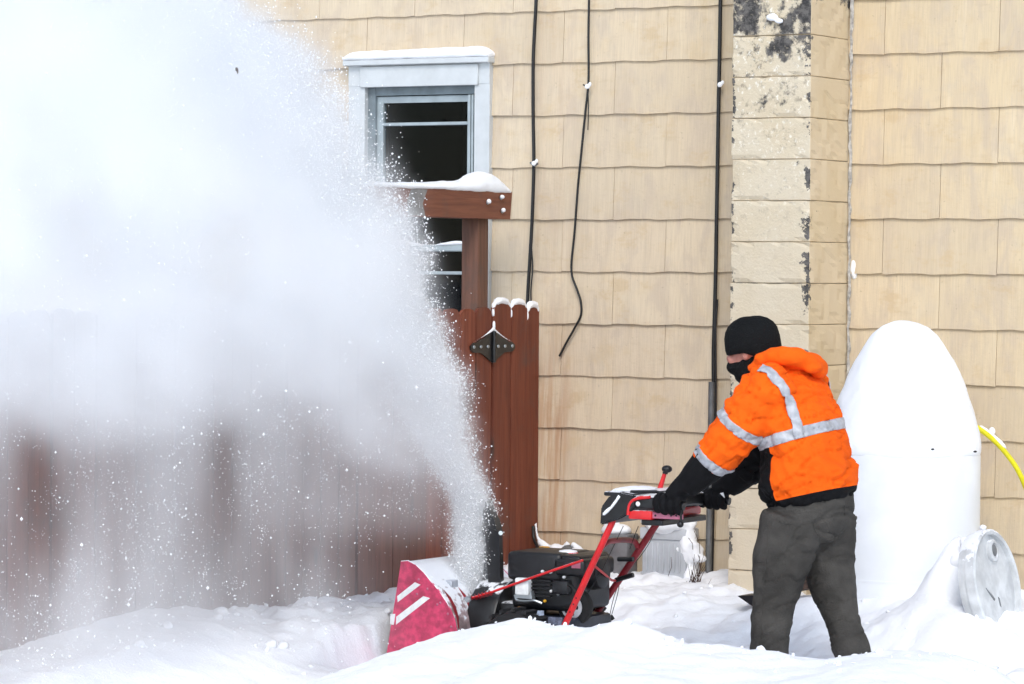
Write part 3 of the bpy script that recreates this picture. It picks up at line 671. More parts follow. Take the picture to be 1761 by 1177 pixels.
# ------------------------------------------------------------------ tank with its dome of snow, hose, drum
TX, TY, TR = 2.295, -.80, .360
tank = thing('storage_tank', 'white upright round tank by the wall under a tall dome of snow', 'tank', (TX, TY, .2))
obj('shell', MB().lathe((TX, TY, 0), [(TR-.004, .0), (TR, .05), (TR, 1.08), (TR-.002, 1.095), (TR-.03, 1.12), (.1, 1.16), (.001, 1.165)], 64), M_TANK, tank)
obj('seam', MB().lathe((TX, TY, 0), [(TR-.005, .50), (TR+.0015, .503), (TR+.0015, .513), (TR-.005, .516)], 64), M_TANK, tank)
pr = [(TR-.004, 1.08), (TR+.0035, 1.098), (TR+.002, 1.15), (.342, 1.235), (.314, 1.34), (.272, 1.45), (.232, 1.53), (.193, 1.595), (.155, 1.652), (.112, 1.689), (.060, 1.708), (.001, 1.712)]
V = MB().lathe((TX, TY, 0), [(TR-.2, 1.08)]+pr, 48)
tag(obj('snow_dome', snow_blob(V, .012, .013, 7, 31, 4), MSF), 'tall rounded cone of snow piled on top of the white tank', 'snow dome')
for (px, py) in ((1604, 773), (1677, 777), (1562, 1047), (1578, 1046)):
    obj('rivet', MB().ell(at(px, py, Y=TY-TR*.93), (.008, .012, .005), 8, 5), M_CABLE, tank)
hs_ = obj('hose', MB().tube(curve_pts([at(1672, 730, Y=-.55), at(1690, 742, Y=-.52), at(1712, 760, Y=-.46), at(1735, 786, Y=-.4), at(1752, 812, Y=-.36), at(1768, 850, Y=-.3), at(1785, 905, Y=-.25), at(1800, 985, Y=-.22), at(1810, 1040, Y=-.22)], 6), .0125, 12), M_HOSE)
tag(hs_, 'yellow hose curving from the tank down to the right', 'hose')
tag(obj('snow_on_hose', snow_blob(MB().tube(curve_pts([at(1685, 733, Y=-.53), at(1700, 744, Y=-.49), at(1716, 757, Y=-.455), at(1731, 772, Y=-.42)], 5), [.006]+[.010]*13+[.005]*2, 8), .005, .003, 30, 2, 1), MSF), 'strip of snow lying on the yellow hose', 'snow strip')
tag(obj('snow_on_wall', snow_blob(MB().ell(at(1706, 742, Y=-.035), (.016, .014, .02), 10, 8), .004, .005, 30, 9, 1), MSF), 'small snow splat on the shingles above the yellow hose', 'snow splat')
DC = at(1712, 1006, X=3.0); DRD = .245
Rz = Matrix.Translation(Vector(DC)) @ Matrix.Rotation(math.radians(-1), 4, 'Z') @ Matrix.Rotation(math.radians(-11), 4, 'Y') @ Matrix.Rotation(math.radians(10), 4, 'X')
drum = thing('plastic_drum', 'pale grey drum lying on its side half buried in snow, round end showing', 'drum', DC)
def xf(mb): mb.V = [tuple(Rz @ Vector(v)) for v in mb.V]; return mb
obj('body', xf(MB().lathe((0, 0, 0), [(DRD-.03, -.075), (DRD-.004, -.07), (DRD, -.05), (DRD, -.03), (DRD-.006, -.012), (DRD-.03, -.010), (.001, -.012)], 48, 'X')), M_DRUM, drum)
obj('rim', xf(MB().lathe((0, 0, 0), [(DRD-.018, -.014), (DRD-.016, .010), (DRD-.004, .016), (DRD+.006, .010), (DRD+.008, -.03), (DRD-.002, -.034)], 48, 'X')), M_DRUM, drum)
for (a, b_2) in ((.06, .145),):
    bg_ = obj('bung', xf(MB().lathe((0, a, b_2), [(.05, -.012), (.05, .006), (.042, .012), (.034, .012), (.032, .002), (.001, .002)], 24, 'X')), M_DRUM, drum)
    obj('bung_cap', xf(MB().lathe((0, a, b_2), [(.027, 0), (.027, .008), (.02, .010), (.001, .010)], 16, 'X')), M_DRUMD, bg_)
obj('scuff', xf(MB().prism([(-.09, .01), (-.04, -.035), (-.02, -.06), (-.03, -.065), (-.06, -.03)], 0, -.0125, -.0085)), M_DRUMD, drum)
obj('scuff', xf(MB().prism([(.02, -.06), (.03, -.07), (.026, -.11), (.018, -.10)], 0, -.0125, -.0085)), M_DRUMD, drum)
mb = MB()
for (px, py, rr) in ((1645, 1010, .075), (1640, 1045, .10), (1650, 1078, .08), (1678, 1096, .045), (1650, 965, .055), (1662, 935, .035), (1690, 908, .022)): mb.ell(at(px, py, Y=-1.32), (rr, rr, rr*.8), 12, 8)
tag(obj('snow_on_drum', snow_blob(mb, .012, .028, 11, 12, 3), MSF), 'lumpy snow packed round the grey drum', 'snow heap')
# black wedge and rusty bit poking out of the snow behind the legs
def ground_hit(px, py):
    for Y_ in np.arange(-2.4, -.4, .02):
        p_ = at(px, py, Y=Y_)
        if p_[2] < float(ground_z(p_[0], p_[1])): return Y_
    return -1.0
SBY = ground_hit(1300, 1050); WDY = ground_hit(1385, 1010)
wd_ = thing('shovel_blade', 'black plastic blade edge poking out of the snow behind the near leg', 'shovel', at(1290, 1035, Y=SBY))
q = [at(x, y_, Y=SBY) for x, y_ in ((1268, 1025), (1300, 1024), (1330, 1040), (1318, 1052), (1292, 1042))]
mbw = MB(); mbw.prism([(v[0], v[2]) for v in q], 1, SBY, SBY+.15); obj('blade', mbw, M_BLK, wd_)
rs = at(1385, 998, Y=WDY); tag(obj('firewood_end', MB().prism([(rs[0]-.05, rs[2]-.06), (rs[0]+.04, rs[2]-.03), (rs[0]+.05, rs[2]+.03), (rs[0]-.01, rs[2]+.045), (rs[0]-.06, rs[2]+.0)], 1, WDY-.02, WDY+.18), M_LEAF), 'brown chunk of wood in the snow seen between the legs', 'wood')

# ------------------------------------------------------------------ snow blower
MY = -2.5; NY, FY = MY-.33, MY+.33
bl_ = thing('snow_blower', 'red two-stage snow blower with black engine and tall black chute', 'snow blower', (1.2, MY, .1))
P = [(.763, .64), (.80, .645), (.84, .628), (.88, .598), (.915, .562), (.96, .52), (1.005, .464), (1.038, .40), (1.051, .345), (1.045, .27), (1.0, .185), (.94, .135), (.88, .118), (.672, .118)]
hous = obj('auger_housing', MB(), None, bl_) if False else None
hs2 = MB(); t = .004; V = []; F = []
ring = P[1:13]; ring_o = [(x, z) for x, z in ring]
cen = (.86, .38)
ring_i = [(x+(cen[0]-x)*.02, z+(cen[1]-z)*.02) for x, z in ring]
fr_pt = [(.763, .640)]
ro = fr_pt+ring_o; ri = [(.765, .634)]+ring_i
for yv in (NY+.003, FY-.003):
    V += [(x, yv, z) for x, z in ro]+[(x, yv, z) for x, z in ri]
n = len(ro)
for i in range(n-1):
    F += [(i, i+1, i+1+2*n, i+2*n), (n+i, n+i+2*n, n+i+1+2*n, n+i+1), (i, n+i, n+i+1, i+1), (2*n+i, 2*n+i+1, 3*n+i+1, 3*n+i)]
F += [(0, 2*n, 3*n, n), (n-1, 2*n-1, 4*n-1, 3*n-1)]
hous = obj('auger_housing', MB().add(V, F), M_HOUS, bl_)
for yv, s in ((NY, -1), (FY, 1)):
    obj('side_plate', MB().prism(P, 1, yv-.003, yv+.003), M_REDD, hous)
    # folded edge strip along the curve
    obj('edge_lip', MB().tube([(x, yv, z) for x, z in P[:12]], .006, 6), M_REDD, hous)
    obj('skid_shoe', MB().rbox((.74, yv-.012, .09), (.98, yv+.012, .15), .006, 1), M_BLK, hous)
for quad in (((683, 1025.6), (713.5, 1001.6), (723, 1006), (684, 1036)), ((681.4, 1061), (727.8, 1025.6), (739.4, 1029), (681, 1074.7))):
    obj('white_stripe', MB().prism([(v[0], v[2]) for v in (at(a, b, Y=NY-.004) for a, b in quad)], 1, NY-.0046, NY-.0031), M_WHT, hous)
v4 = [at(a, b, Y=NY-.004) for a, b in ((671.5, 1056), (680, 1056), (677, 1075), (671, 1074))]
obj('white_patch', MB().prism([(v[0], v[2]) for v in v4], 1, NY-.0046, NY-.0031), M_WHT, hous)
for (px, py) in ((720, 997), (735, 1013), (752, 1040), (770, 1056), (717, 1022), (776, 1078), (757, 1037)): obj('rivet', MB().ell(at(px, py, Y=NY-.004), (.006, .003, .006), 8, 5), M_PINK, hous)
# auger inside the housing
ag = obj('auger', MB().tube([(.86, NY+.01, .36), (.86, FY-.01, .36)], .02, 12), M_BLK, bl_)
for sgn, a, b in ((1, NY+.02, MY-.05), (-1, FY-.02, MY+.05)):
    hv = []; hf = []; m_ = 48
    for i in range(m_+1):
        tt = i/m_; an = sgn*tt*4*math.pi; yy = a+(b-a)*tt
        for r_ in (.13, .19): hv.append((.86+r_*math.cos(an), yy, .36+r_*math.sin(an)))
        for r_ in (.13, .19): hv.append((.86+r_*math.cos(an), yy+.006, .36+r_*math.sin(an)))
    for i in range(m_):
        q = i*4; hf += [(q, q+4, q+5, q+1), (q+2, q+3, q+7, q+6), (q, q+2, q+6, q+4), (q+1, q+5, q+7, q+3)]
    obj('auger_flight', MB().add(hv, hf), M_REDK, ag)
# impeller drum, chute ring
imp = obj('impeller_housing', MB().lathe((1.0, MY, .36), [(.05, .02), (.2, .022), (.205, .03), (.205, .155), (.2, .165), (.05, .166)], 36, 'X'), M_BLKS, bl_)
p = at(774, 1006, Y=MY-.18)
obj('tool_clip', MB().rbox(p-np.array([.028, .03, .022]), p+np.array([.026, .03, .022]), .004, 1), M_GRYP, hous)
obj('chute_collar', MB().lathe((.985, MY, 0), [(.09, .36), (.11, .365), (.112, .40), (.108, .42), (.09, .425)], 32), M_BLK, bl_)
# chute: open channel, mouth towards the front-left
OD = math.radians(251)                                               # direction the open side faces
def chute_ring(c, r, tilt, half):
    out = []
    for k in range(17):
        a = OD+half+(2*math.pi-2*half)*k/16
        out.append((c[0]+r*math.cos(a), c[1]+r*math.sin(a), c[2]+tilt*math.cos(a-OD)))
    return out
secs = [((.985, MY, .42), .090, 0, .5), ((.983, MY, .50), .088, 0, .85), ((.978, MY, .62), .086, 0, 1.05), ((.972, MY, .74), .083, -.01, 1.15), ((.962, MY, .83), .080, -.02, 1.25), ((.950, MY, .875), .078, -.03, 1.3)]
V = []; F = []
for c, r, ti, hf_ in secs: V += chute_ring(c, r, ti, hf_)
for c, r, ti, hf_ in secs: V += chute_ring(c, r-.005, ti, hf_)
S = len(secs)
for i in range(S-1):
    for k in range(16):
        a = i*17+k; F += [(a, a+1, a+18, a+17)]; b = a+S*17; F += [(b, b+17, b+18, b+1)]
    for k in (0, 16): a = i*17+k; F.append((a, a+17, a+17+S*17, a+S*17))
for k in range(16): a = (S-1)*17+k; F.append((a, a+1, a+1+S*17, a+S*17)); F.append((k, k+S*17, k+1+S*17, k+1))
ch = obj('chute', MB().add(V, F), M_CHUTE, bl_)
df = [at(x, y_, Y=MY-.03) for x, y_ in ((842, 862), (848, 874), (857, 893), (863, 915), (858, 922), (838, 922), (836, 905), (838, 880))]
obj('deflector', MB().prism([(v[0], v[2]) for v in df], 1, MY-.07, MY-.02), M_BLK, ch)
obj('deflector_pivot', MB().tube([at(861, 917, Y=MY-.1), at(861, 917, Y=MY-.07)], .010, 8), M_STEEL, ch)
sd = [at(x, y_, Y=MY-.06) for x, y_ in ((838, 905), (862, 915), (866, 1040), (846, 1048))]
obj('chute_side_rib', MB().prism([(v[0], v[2]) for v in sd], 1, MY-.08, MY-.05), M_BLK, ch)
# engine
e0, e1 = at(878, 950, Y=MY-.16), at(990, 1062, Y=MY-.16)
eng = obj('engine', MB().rbox((e0[0], MY-.16, e1[2]+.02), (e1[0], MY+.17, e0[2]), .028, 4), M_BLK, bl_)
obj('engine_cover', MB().rbox((e0[0]-.012, MY-.175, e0[2]-.12), (e1[0]-.07, MY+.12, e0[2]+.006), .02, 3), M_BLK, eng)
obj('air_box', MB().rbox((e1[0]-.10, MY-.185, e0[2]-.09), (e1[0]+.055, MY+.10, e0[2]-.015), .018, 3), M_BLK, eng)
obj('recoil_housing', MB().lathe((e1[0]-.01, MY-.02, e0[2]-.085), [(.02, .0), (.07, .0), (.075, .02), (.066, .07), (.03, .082), (.001, .082)], 28, 'X'), M_BLK, eng)
ex = at(901, 1008, Y=MY-.18)
mf = obj('muffler_guard', MB().rbox((ex[0]-.037, MY-.20, ex[2]-.04), (ex[0]+.034, MY-.16, ex[2]+.036), .008, 2), M_WHT, eng)
obj('muffler_pipe', MB().tube(curve_pts([at(887, 1023, Y=MY-.19), at(889, 1032, Y=MY-.19), at(905, 1034, Y=MY-.19), at(918, 1033, Y=MY-.19), at(932, 1038, Y=MY-.18)], 4), .006, 8), M_STEEL, eng)
obj('muffler_foot', MB().prism([(v[0], v[2]) for v in (at(a, b, Y=MY-.18) for a, b in ((887, 1023), (914, 1023), (917, 1016), (919, 1030), (889, 1028)))], 1, MY-.20, MY-.17), M_STEEL, eng)
for (px, py, m_) in ((933, 983, M_WHT), (947, 984.5, M_WHT), (948, 1017, M_WHT), (970, 993, M_WHT), (960, 1022, M_STEEL), (937, 1034, M_YEL)):
    obj('bolt', MB().ell(at(px, py, Y=MY-.185), (.007, .012, .007), 10, 6), m_, eng)
obj('drain_cap', MB().ell(at(893, 1048, Y=MY-.17), (.011, .02, .013), 10, 6), plain('brass', (.3, .16, .06), .5), eng)
lb = at(924, 1056, Y=MY-.175); obj('label_plate', MB().box((lb[0]-.024, MY-.1645, lb[2]-.012), (lb[0]+.026, MY-.1605, lb[2]+.014)), plain('label_blue_grey', (.38, .45, .58), .5, var=.4, sc_=60), eng)
lb = at(990, 973, Y=MY-.19); obj('label_plate', MB().box((lb[0]-.022, MY-.1885, lb[2]-.012), (lb[0]+.022, MY-.1855, lb[2]+.014)), M_PINK, eng)
fc = at(977, 954, Y=MY-.05); fcap = obj('fuel_cap', MB().lathe((fc[0], MY-.05, fc[2]-.012), [(.03, 0), (.046, .002), (.047, .018), (.04, .024), (.001, .025)], 24), M_RED, eng)
obj('snow_on_cap', MB().lathe((fc[0], MY-.05, fc[2]+.011), [(.042, 0), (.04, .006), (.02, .010), (.001, .011)], 20), MSF, fcap)
obj('fuel_tank', MB().rbox((e1[0]-.18, MY-.16, e0[2]-.04), (e1[0]+.02, MY+.10, e0[2]-.002), .016, 3), M_BLK, eng)
obj('belt_cover', MB().rbox((1.05, MY-.14, .30), (e0[0]+.04, MY+.12, .47), .02, 2), M_BLKS, bl_)
obj('frame_tub', MB().rbox((1.05, MY-.17, .17), (1.56, MY+.17, .42), .015, 2), plain('tub_blue_black', (.02, .025, .04), .4, var=.4), bl_)
q = at(950, 1067, Y=MY-.19); obj('tub_label', MB().box((q[0]-.03, MY-.1745, q[2]-.02), (q[0]+.04, MY-.1705, q[2]+.012)), plain('label_dim', (.16, .18, .25), .5, var=.5, sc_=60), bl_)
# wheels
for yy in (MY-.27, MY+.27):
    wx = 1.33
    wh = obj('wheel', MB().lathe((wx, yy, .27), [(.05, -.055), (.10, -.055), (.11, -.03), (.11, .03), (.10, .055), (.05, .055)], 28, 'Y'), M_RIM, bl_)
    tv = MB()
    prof = [(.105, -.05), (.14, -.062), (.17, -.055), (.182, -.03), (.184, 0), (.182, .03), (.17, .055), (.14, .062), (.105, .05)]
    tv.lathe((wx, yy, .27), prof, 40, 'Y'); obj('tyre', tv, M_TYRE, wh)
    for k in range(20):
        a = 2*math.pi*k/20; c = Vector((wx+.186*math.cos(a), yy, .27+.186*math.sin(a))); d = Vector((-math.sin(a), 0, math.cos(a))); nrm = Vector((math.cos(a), 0, math.sin(a)))
        tm = MB(); b1 = [c+d*s1*.010+Vector((0, s2*.05, 0))+nrm*s3*.008 for s3 in (-1, 1) for s1, s2 in ((-1, -1), (1, -1), (1, 1), (-1, 1))]
        tm.add(b1, [(0, 1, 2, 3), (4, 7, 6, 5), (0, 4, 5, 1), (1, 5, 6, 2), (2, 6, 7, 3), (3, 7, 4, 0)]); obj('tread_block', tm, M_TYRE, wh)
obj('axle', MB().tube([(1.33, MY-.3, .27), (1.33, MY+.3, .27)], .014, 8), M_STEEL, bl_)
# pulley seen behind the near bar
pw = at(986, 1044, Y=MY-.12); pl = obj('drive_wheel', MB().lathe((pw[0], MY-.10, pw[2]), [(.02, -.03), (.062, -.03), (.078, -.02), (.082, 0), (.078, .02), (.062, .03), (.02, .03)], 28, 'Y'), M_TYRE, bl_)
obj('drive_hub', MB().lathe((pw[0], MY-.131, pw[2]), [(.050, 0), (.052, -.006), (.03, -.012), (.001, -.012)], 20, 'Y'), M_RIM, pl)
for k in range(5):
    a = k*2*math.pi/5; obj('hub_slot', MB().ell((pw[0]+.03*math.cos(a), MY-.142, pw[2]+.03*math.sin(a)), (.007, .004, .010), 8, 5), M_BLK, pl)
for k in range(6):
    zf_ = e0[2]-.10-.017*k; obj('cooling_fin', MB().rbox((e0[0]+.075, MY-.176, zf_-.004), (e1[0]-.12, MY-.155, zf_+.004), .002, 1), M_BLK, eng)
obj('carburettor', MB().rbox((e1[0]-.10, MY-.20, e1[2]+.10), (e1[0]-.02, MY-.15, e1[2]+.16), .008, 2), M_BLK, eng)
obj('primer_hose', MB().tube(curve_pts([(e1[0]-.03, MY-.19, e1[2]+.15), (e1[0]+.02, MY-.20, e1[2]+.12), (e1[0]+.01, MY-.19, e1[2]+.06), (e1[0]-.05, MY-.18, e1[2]+.04)], 5), .006, 8), M_CABLE, eng)
obj('starter_handle', MB().rbox((e1[0]+.03, MY-.16, e0[2]-.05), (e1[0]+.055, MY-.10, e0[2]-.03), .008, 2), M_BLK, eng)
# handlebars
def seg_bar(name, pts, r, mat, par=None, n=10): return obj(name, MB().tube(curve_pts(pts, 5) if len(pts) > 2 else pts, r, n), mat, par or bl_)
nb = [at(958, 1105, Y=MY-.235), at(968, 1083, Y=MY-.235), at(1008, 995, Y=MY-.24), at(1050, 905, Y=MY-.24), at(1058, 885, Y=MY-.24)]
fb = [at(992, 1105, Y=MY+.20), at(1010, 1078, Y=MY+.2), at(1070, 990, Y=MY+.2), at(1130, 900, Y=MY+.2), at(1140, 885, Y=MY+.2)]
nbo = obj('handle_bar', MB().tube(nb, .0145, 12), M_RED, bl_); fbo = obj('handle_bar', MB().tube(fb, .0155, 12), M_REDK, bl_)
for tt in (.12, .35, .5, .62): 
    p = Vector(nb[1])*(1-tt)+Vector(nb[2])*tt; obj('bolt_hole', MB().ell(p+Vector((.002, -.0135, 0)), (.004, .003, .004), 8, 5), M_BLK, nbo)
seg_bar('cross_brace', [at(1036, 940, Y=MY-.23), at(1046, 932, Y=MY-.18), at(1070, 929, Y=MY), at(1090, 931, Y=MY+.15), at(1096, 940, Y=MY+.19)], .0125, M_REDK)
seg_bar('crank_rod', [at(806, 1030, Y=MY-.16), at(850, 1017, Y=MY-.19), at(920, 992, Y=MY-.22), at(1002, 964, Y=MY-.262)], .0058, M_RED)
seg_bar('shift_rod', [at(1018, 968, Y=MY-.225), at(1024, 975, Y=MY-.2), at(1040, 988, Y=MY-.05), at(1052, 998, Y=MY+.1), at(1062, 998, Y=MY+.2)], .0055, M_RED)
gl = seg_bar('worm_gear', [at(797, 1033, Y=MY-.16), at(812, 1030, Y=MY-.16)], .016, M_STEEL)
sp = [Vector(at(810, 1029, Y=MY-.16))*(1-i/40)+Vector(at(846, 1019, Y=MY-.19))*(i/40)+Vector((0, .012*math.cos(i*.95), .012*math.sin(i*.95))) for i in range(41)]
obj('spring', MB().tube(sp, .0022, 6), M_REDK, bl_)
obj('gear_bracket', MB().prism([(v[0], v[2]) for v in (at(a, b, Y=MY-.15) for a, b in ((799, 1041), (832, 1044), (832, 1047), (814, 1046), (806, 1070), (802, 1070), (808, 1046), (799, 1044)))], 1, MY-.165, MY-.145), M_STEEL, bl_)
for pts in (((1022, 961), (1033, 955)), ((1063, 962), (1089, 962)), ((1059, 998), (1089, 989))):
    yy = MY-.22 if pts[0][0] < 1050 else MY+.17; obj('lever_stub', MB().tube([at(*pts[0], Y=yy), at(*pts[1], Y=yy)], [.011, .006 if pts[0][0] < 1050 else .011], 8), M_BLK, bl_)
wires = (((1072, 905), (1055, 940), (1030, 990), (1004, 1030)), ((1098, 905), (1090, 925), (1083, 945)), ((1133, 900), (1110, 945), (1062, 1010), (1045, 1080)), ((1066, 1000), (1060, 1030), (1042, 1090)))
for i, wv in enumerate(wires): obj('control_cable', MB().tube(curve_pts([at(a, b, Y=MY+(-.1, 0, .26, .26)[i]) for a, b in wv], 5), .0018, 6), M_CABLE, bl_)
# console
cA = [(1033, 903), (1035, 872), (1049, 853), (1070, 846), (1092, 850), (1096, 872), (1080, 886), (1068, 893), (1050, 898)]
ca = [at(a, b, Y=MY-.26) for a, b in cA]
cm = MB().prism([(v[0], v[2]) for v in ca], 1, MY-.27, MY+.20).mesh('console'); bmx = bmesh.new(); bmx.from_mesh(cm); bmesh.ops.bevel(bmx, geom=bmx.edges[:], offset=.006, segments=2, affect='EDGES'); bmx.to_mesh(cm); bmx.free()
cm.polygons.foreach_set('use_smooth', [True]*len(cm.polygons)); cm.set_sharp_from_angle(angle=math.radians(35))
con = obj('console', cm, M_BLKS, bl_)
r0, r1 = at(1081, 878, Y=MY-.26), at(1121, 896, Y=MY-.26)
obj('red_panel', MB().rbox((r0[0], MY-.265, r1[2]+.003), (r1[0], MY+.21, r0[2]+.002), .008, 2), M_RED, con)
k0, k1 = at(1120, 882, Y=MY-.25), at(1173, 895, Y=MY-.25)
obj('bracket_plate', MB().rbox((k0[0], MY-.255, k1[2]+.002), (k1[0], MY-.235, k0[2]+.004), .003, 1), M_PINK, con)
for px in (1127, 1154, 1163): p = at(px, 887, Y=MY-.255); obj('plate_hole', MB().ell(p, (.005, .003, .005), 8, 5), M_BLK, con)
obj('shadow_plate', MB().rbox((r0[0]+.05, MY-.24, r1[2]-.022), (r1[0]+.04, MY+.18, r1[2]+.004), .004, 1), M_BLK, con)
kn = at(1103, 866, Y=MY-.26)
obj('pivot_plate', MB().rbox((kn[0]-.05, MY-.262, kn[2]-.028), (kn[0]+.09, MY+.18, kn[2]+.032), .016, 3), M_BLKS, con)
obj('pivot_bolt', MB().ell(at(1097, 867, Y=MY-.265), (.011, .006, .011), 12, 8), M_WHT, con)
obj('red_arch', MB().tube(curve_pts([at(1080, 886, Y=MY-.266), at(1083, 868, Y=MY-.266), at(1094, 858, Y=MY-.266), at(1118, 855, Y=MY-.266)], 5), .0075, 8), M_RED, con)
for yy, nm in ((MY-.24, 0), (MY+.2, 1)):
    grip = obj('grip', MB().tube([at(1100, 872, Y=yy) if not nm else Vector(at(1100, 872, Y=MY-.24))+Vector((0, .44, 0)), Vector(at(1152, 868, Y=MY-.24))+Vector((0, .44*nm, 0)), Vector(at(1176, 872, Y=MY-.24))+Vector((0, .44*nm, 0))], .0175, 12), M_BLK, con)
    l0 = Vector(at(1085, 846, Y=MY-.24))+Vector((0, .44*nm, 0)); l1 = Vector(at(1128, 846, Y=MY-.24))+Vector((0, .44*nm, 0)); l2 = Vector(at(1150, 852, Y=MY-.24))+Vector((0, .44*nm, 0))
    lv = obj('clutch_lever', MB().tube([l0, l1, l2], .007, 8), M_BLK, con); obj('clutch_lever_bracket', MB().tube([l0, l0+Vector((.01, 0, -.05))], .006, 6), M_BLK, con)
tp = MB(); t0 = at(1060, 846, Y=MY-.1)
obj('dash_top', MB().rbox((t0[0]+.0, MY-.22, t0[2]-.012), (t0[0]+.17, MY+.17, t0[2]+.008), .008, 2), M_BLKS, con)
tag(obj('snow_on_console', snow_blob(MB().ell((t0[0]+.07, MY-.05, t0[2]+.012), (.085, .15, .010), 16, 8).ell((t0[0]+.0, MY-.05, t0[2]-.006), (.04, .13, .012), 14, 8).tube([at(1066, 853, Y=MY-.27), at(1052, 872, Y=MY-.274), at(1037, 886, Y=MY-.274)], [.010, .009, .007], 8).ell(at(1132, 874, Y=MY-.26), (.026, .01, .012), 10, 6), .008, .006, 18, 14, 2), MSF), 'snow lying on top of the machine console', 'snow')
jy = MY+.1
obj('chute_lever', MB().tube([at(1132, 848, Y=jy), at(1137, 834, Y=jy), at(1144, 812, Y=jy)], [.013, .011, .009], 10), M_RED, con)
obj('lever_knob', MB().ell(at(1147, 807, Y=jy), (.024, .022, .017), 16, 10).tube([at(1144, 815, Y=jy), at(1145, 809, Y=jy)], .012, 10), M_BLK, con)
kb = obj('hanging_lever', MB().tube([at(1171, 878, Y=MY-.262), at(1171, 897, Y=MY-.262)], .005, 8), M_BLK, con)
obj('lever_ball', MB().ell(at(1170, 902, Y=MY-.262), (.0145, .0145, .0145), 14, 10), M_BLK, kb)

# ------------------------------------------------------------------ person
A = lambda px, py, Y: Vector(at(px, py, Y=Y))
per = None
S1, E1, W1, H1 = Vector((2.475, -2.69, 1.425)), A(1258, 752, -2.74), A(1212, 806, -2.74), A(1165, 850, -2.74)
S2, E2, W2, H2 = Vector((2.455, -2.31, 1.425)), Vector((2.275, -2.26, 1.20)), Vector((2.15, -2.28, 1.045)), Vector((2.065, -2.30, .985))
hipN, kneN, ankN = Vector((2.60, -2.60, .95)), A(1334, 1010, -2.63), A(1322, 1215, -2.64)
hipF, kneF, ankF = Vector((2.63, -2.41, .95)), A(1440, 1020, -2.38), A(1478, 1225, -2.37)
HC = Vector((2.318, -2.5, 1.605))                                     # head centre
# body: one continuous skin surface (head, neck, trunk, limbs)
bd = MB()
bd.ell(HC+Vector((.008, 0, .012)), (.094, .076, .098), 24, 18)
bd.ell(HC+Vector((-.048, 0, -.062)), (.048, .052, .052), 18, 14)        # jaw
bd.ell(HC+Vector((-.087, 0, -.002)), (.018, .045, .018), 14, 10)         # brow
bd.tube([HC+Vector((-.088, 0, -.008)), HC+Vector((-.108, 0, -.04)), HC+Vector((-.100, 0, -.052))], [.009, .014, .012], 10)  # nose
for s in (-1, 1):
    bd.ell(HC+Vector((-.068, s*.036, -.042)), (.026, .024, .024), 12, 8)
    bd.ell(HC+Vector((.012, s*.078, -.015)), (.020, .010, .030), 12, 8)
bd.ell(HC+Vector((-.098, 0, -.074)), (.012, .024, .010), 12, 8)
bd.tube([HC+Vector((.02, 0, -.05)), Vector((2.385, -2.5, 1.50)), Vector((2.44, -2.5, 1.44))], [.056, .06, .075], 16)
bd.tube([Vector((2.44, -2.5, 1.46)), Vector((2.50, -2.5, 1.32)), Vector((2.56, -2.5, 1.14)), Vector((2.60, -2.5, .96))], [(.09, .17), (.11, .17), (.11, .15), (.12, .16)], 20, up=(1, 0, 0))
for a, b, c, d in ((S1, E1, W1, H1), (S2, E2, W2, H2)): bd.tube([a, b, c], [.06, .045, .034], 14)
for a, b, c in ((hipN, kneN, ankN), (hipF, kneF, ankF)): bd.tube([a, b, c], [.085, .06, .045], 14)
per = obj('person', remesh(bd, .0075, 5, 'person'), M_SKIN)
tag(per, 'person in orange hi-vis jacket, black beanie and dark trousers leaning to push the snow blower', 'person')
def cl(name, me, mat, par=None): return obj(name, me, mat, par or per)
for s in (-1, 1):
    ey = cl('eye', MB().ell(HC+Vector((-.080, s*.033, -.020)), (.012, .013, .011), 12, 8), M_EYE)
# beanie
mb = MB(); Rb = Matrix.Rotation(math.radians(-8), 3, 'Y')
V = []; F = []; K = 36
prof = [(.100, -.012), (.1085, -.008), (.112, .01), (.113, .035), (.111, .06), (.104, .088), (.090, .112), (.068, .131), (.040, .143), (.015, .147), (.001, .1475)]
for (r_, h_) in prof:
    for k in range(K):
        a = 2*math.pi*k/K; bk = max(0, math.cos(a)); drop = (-.05*bk*(1-min(1, (h_+.012)/.09)))
        V.append(HC+Vector((.006, 0, .0))+Rb @ Vector((r_*1.06*math.cos(a)+.012*bk, r_*.90*math.sin(a), h_+drop)))
for i in range(len(prof)-1):
    for k in range(K): F.append((i*K+k, i*K+(k+1) % K, (i+1)*K+(k+1) % K, (i+1)*K+k))
mb.add(V, F); me = mb.mesh('beanie', 'all'); v = verts(me); nn = vnorm(me); setv(me, v+nn*((pnoise(v, 20, 3, 2)-.5)*.008)[:, None])
cl('beanie', me, M_KNIT)
# black face mask / neck gaiter
gm = MB().ell(HC+Vector((-.054, 0, -.074)), (.058, .063, .040), 18, 12).tube([HC+Vector((-.03, 0, -.07)), Vector((2.335, -2.5, 1.505)), Vector((2.40, -2.5, 1.45))], [.072, .074, .085], 18).ell(HC+Vector((.025, 0, -.04)), (.075, .072, .05), 16, 10)
cl('neck_gaiter', remesh(gm, .008, 6, 'neck_gaiter'), M_KNIT)
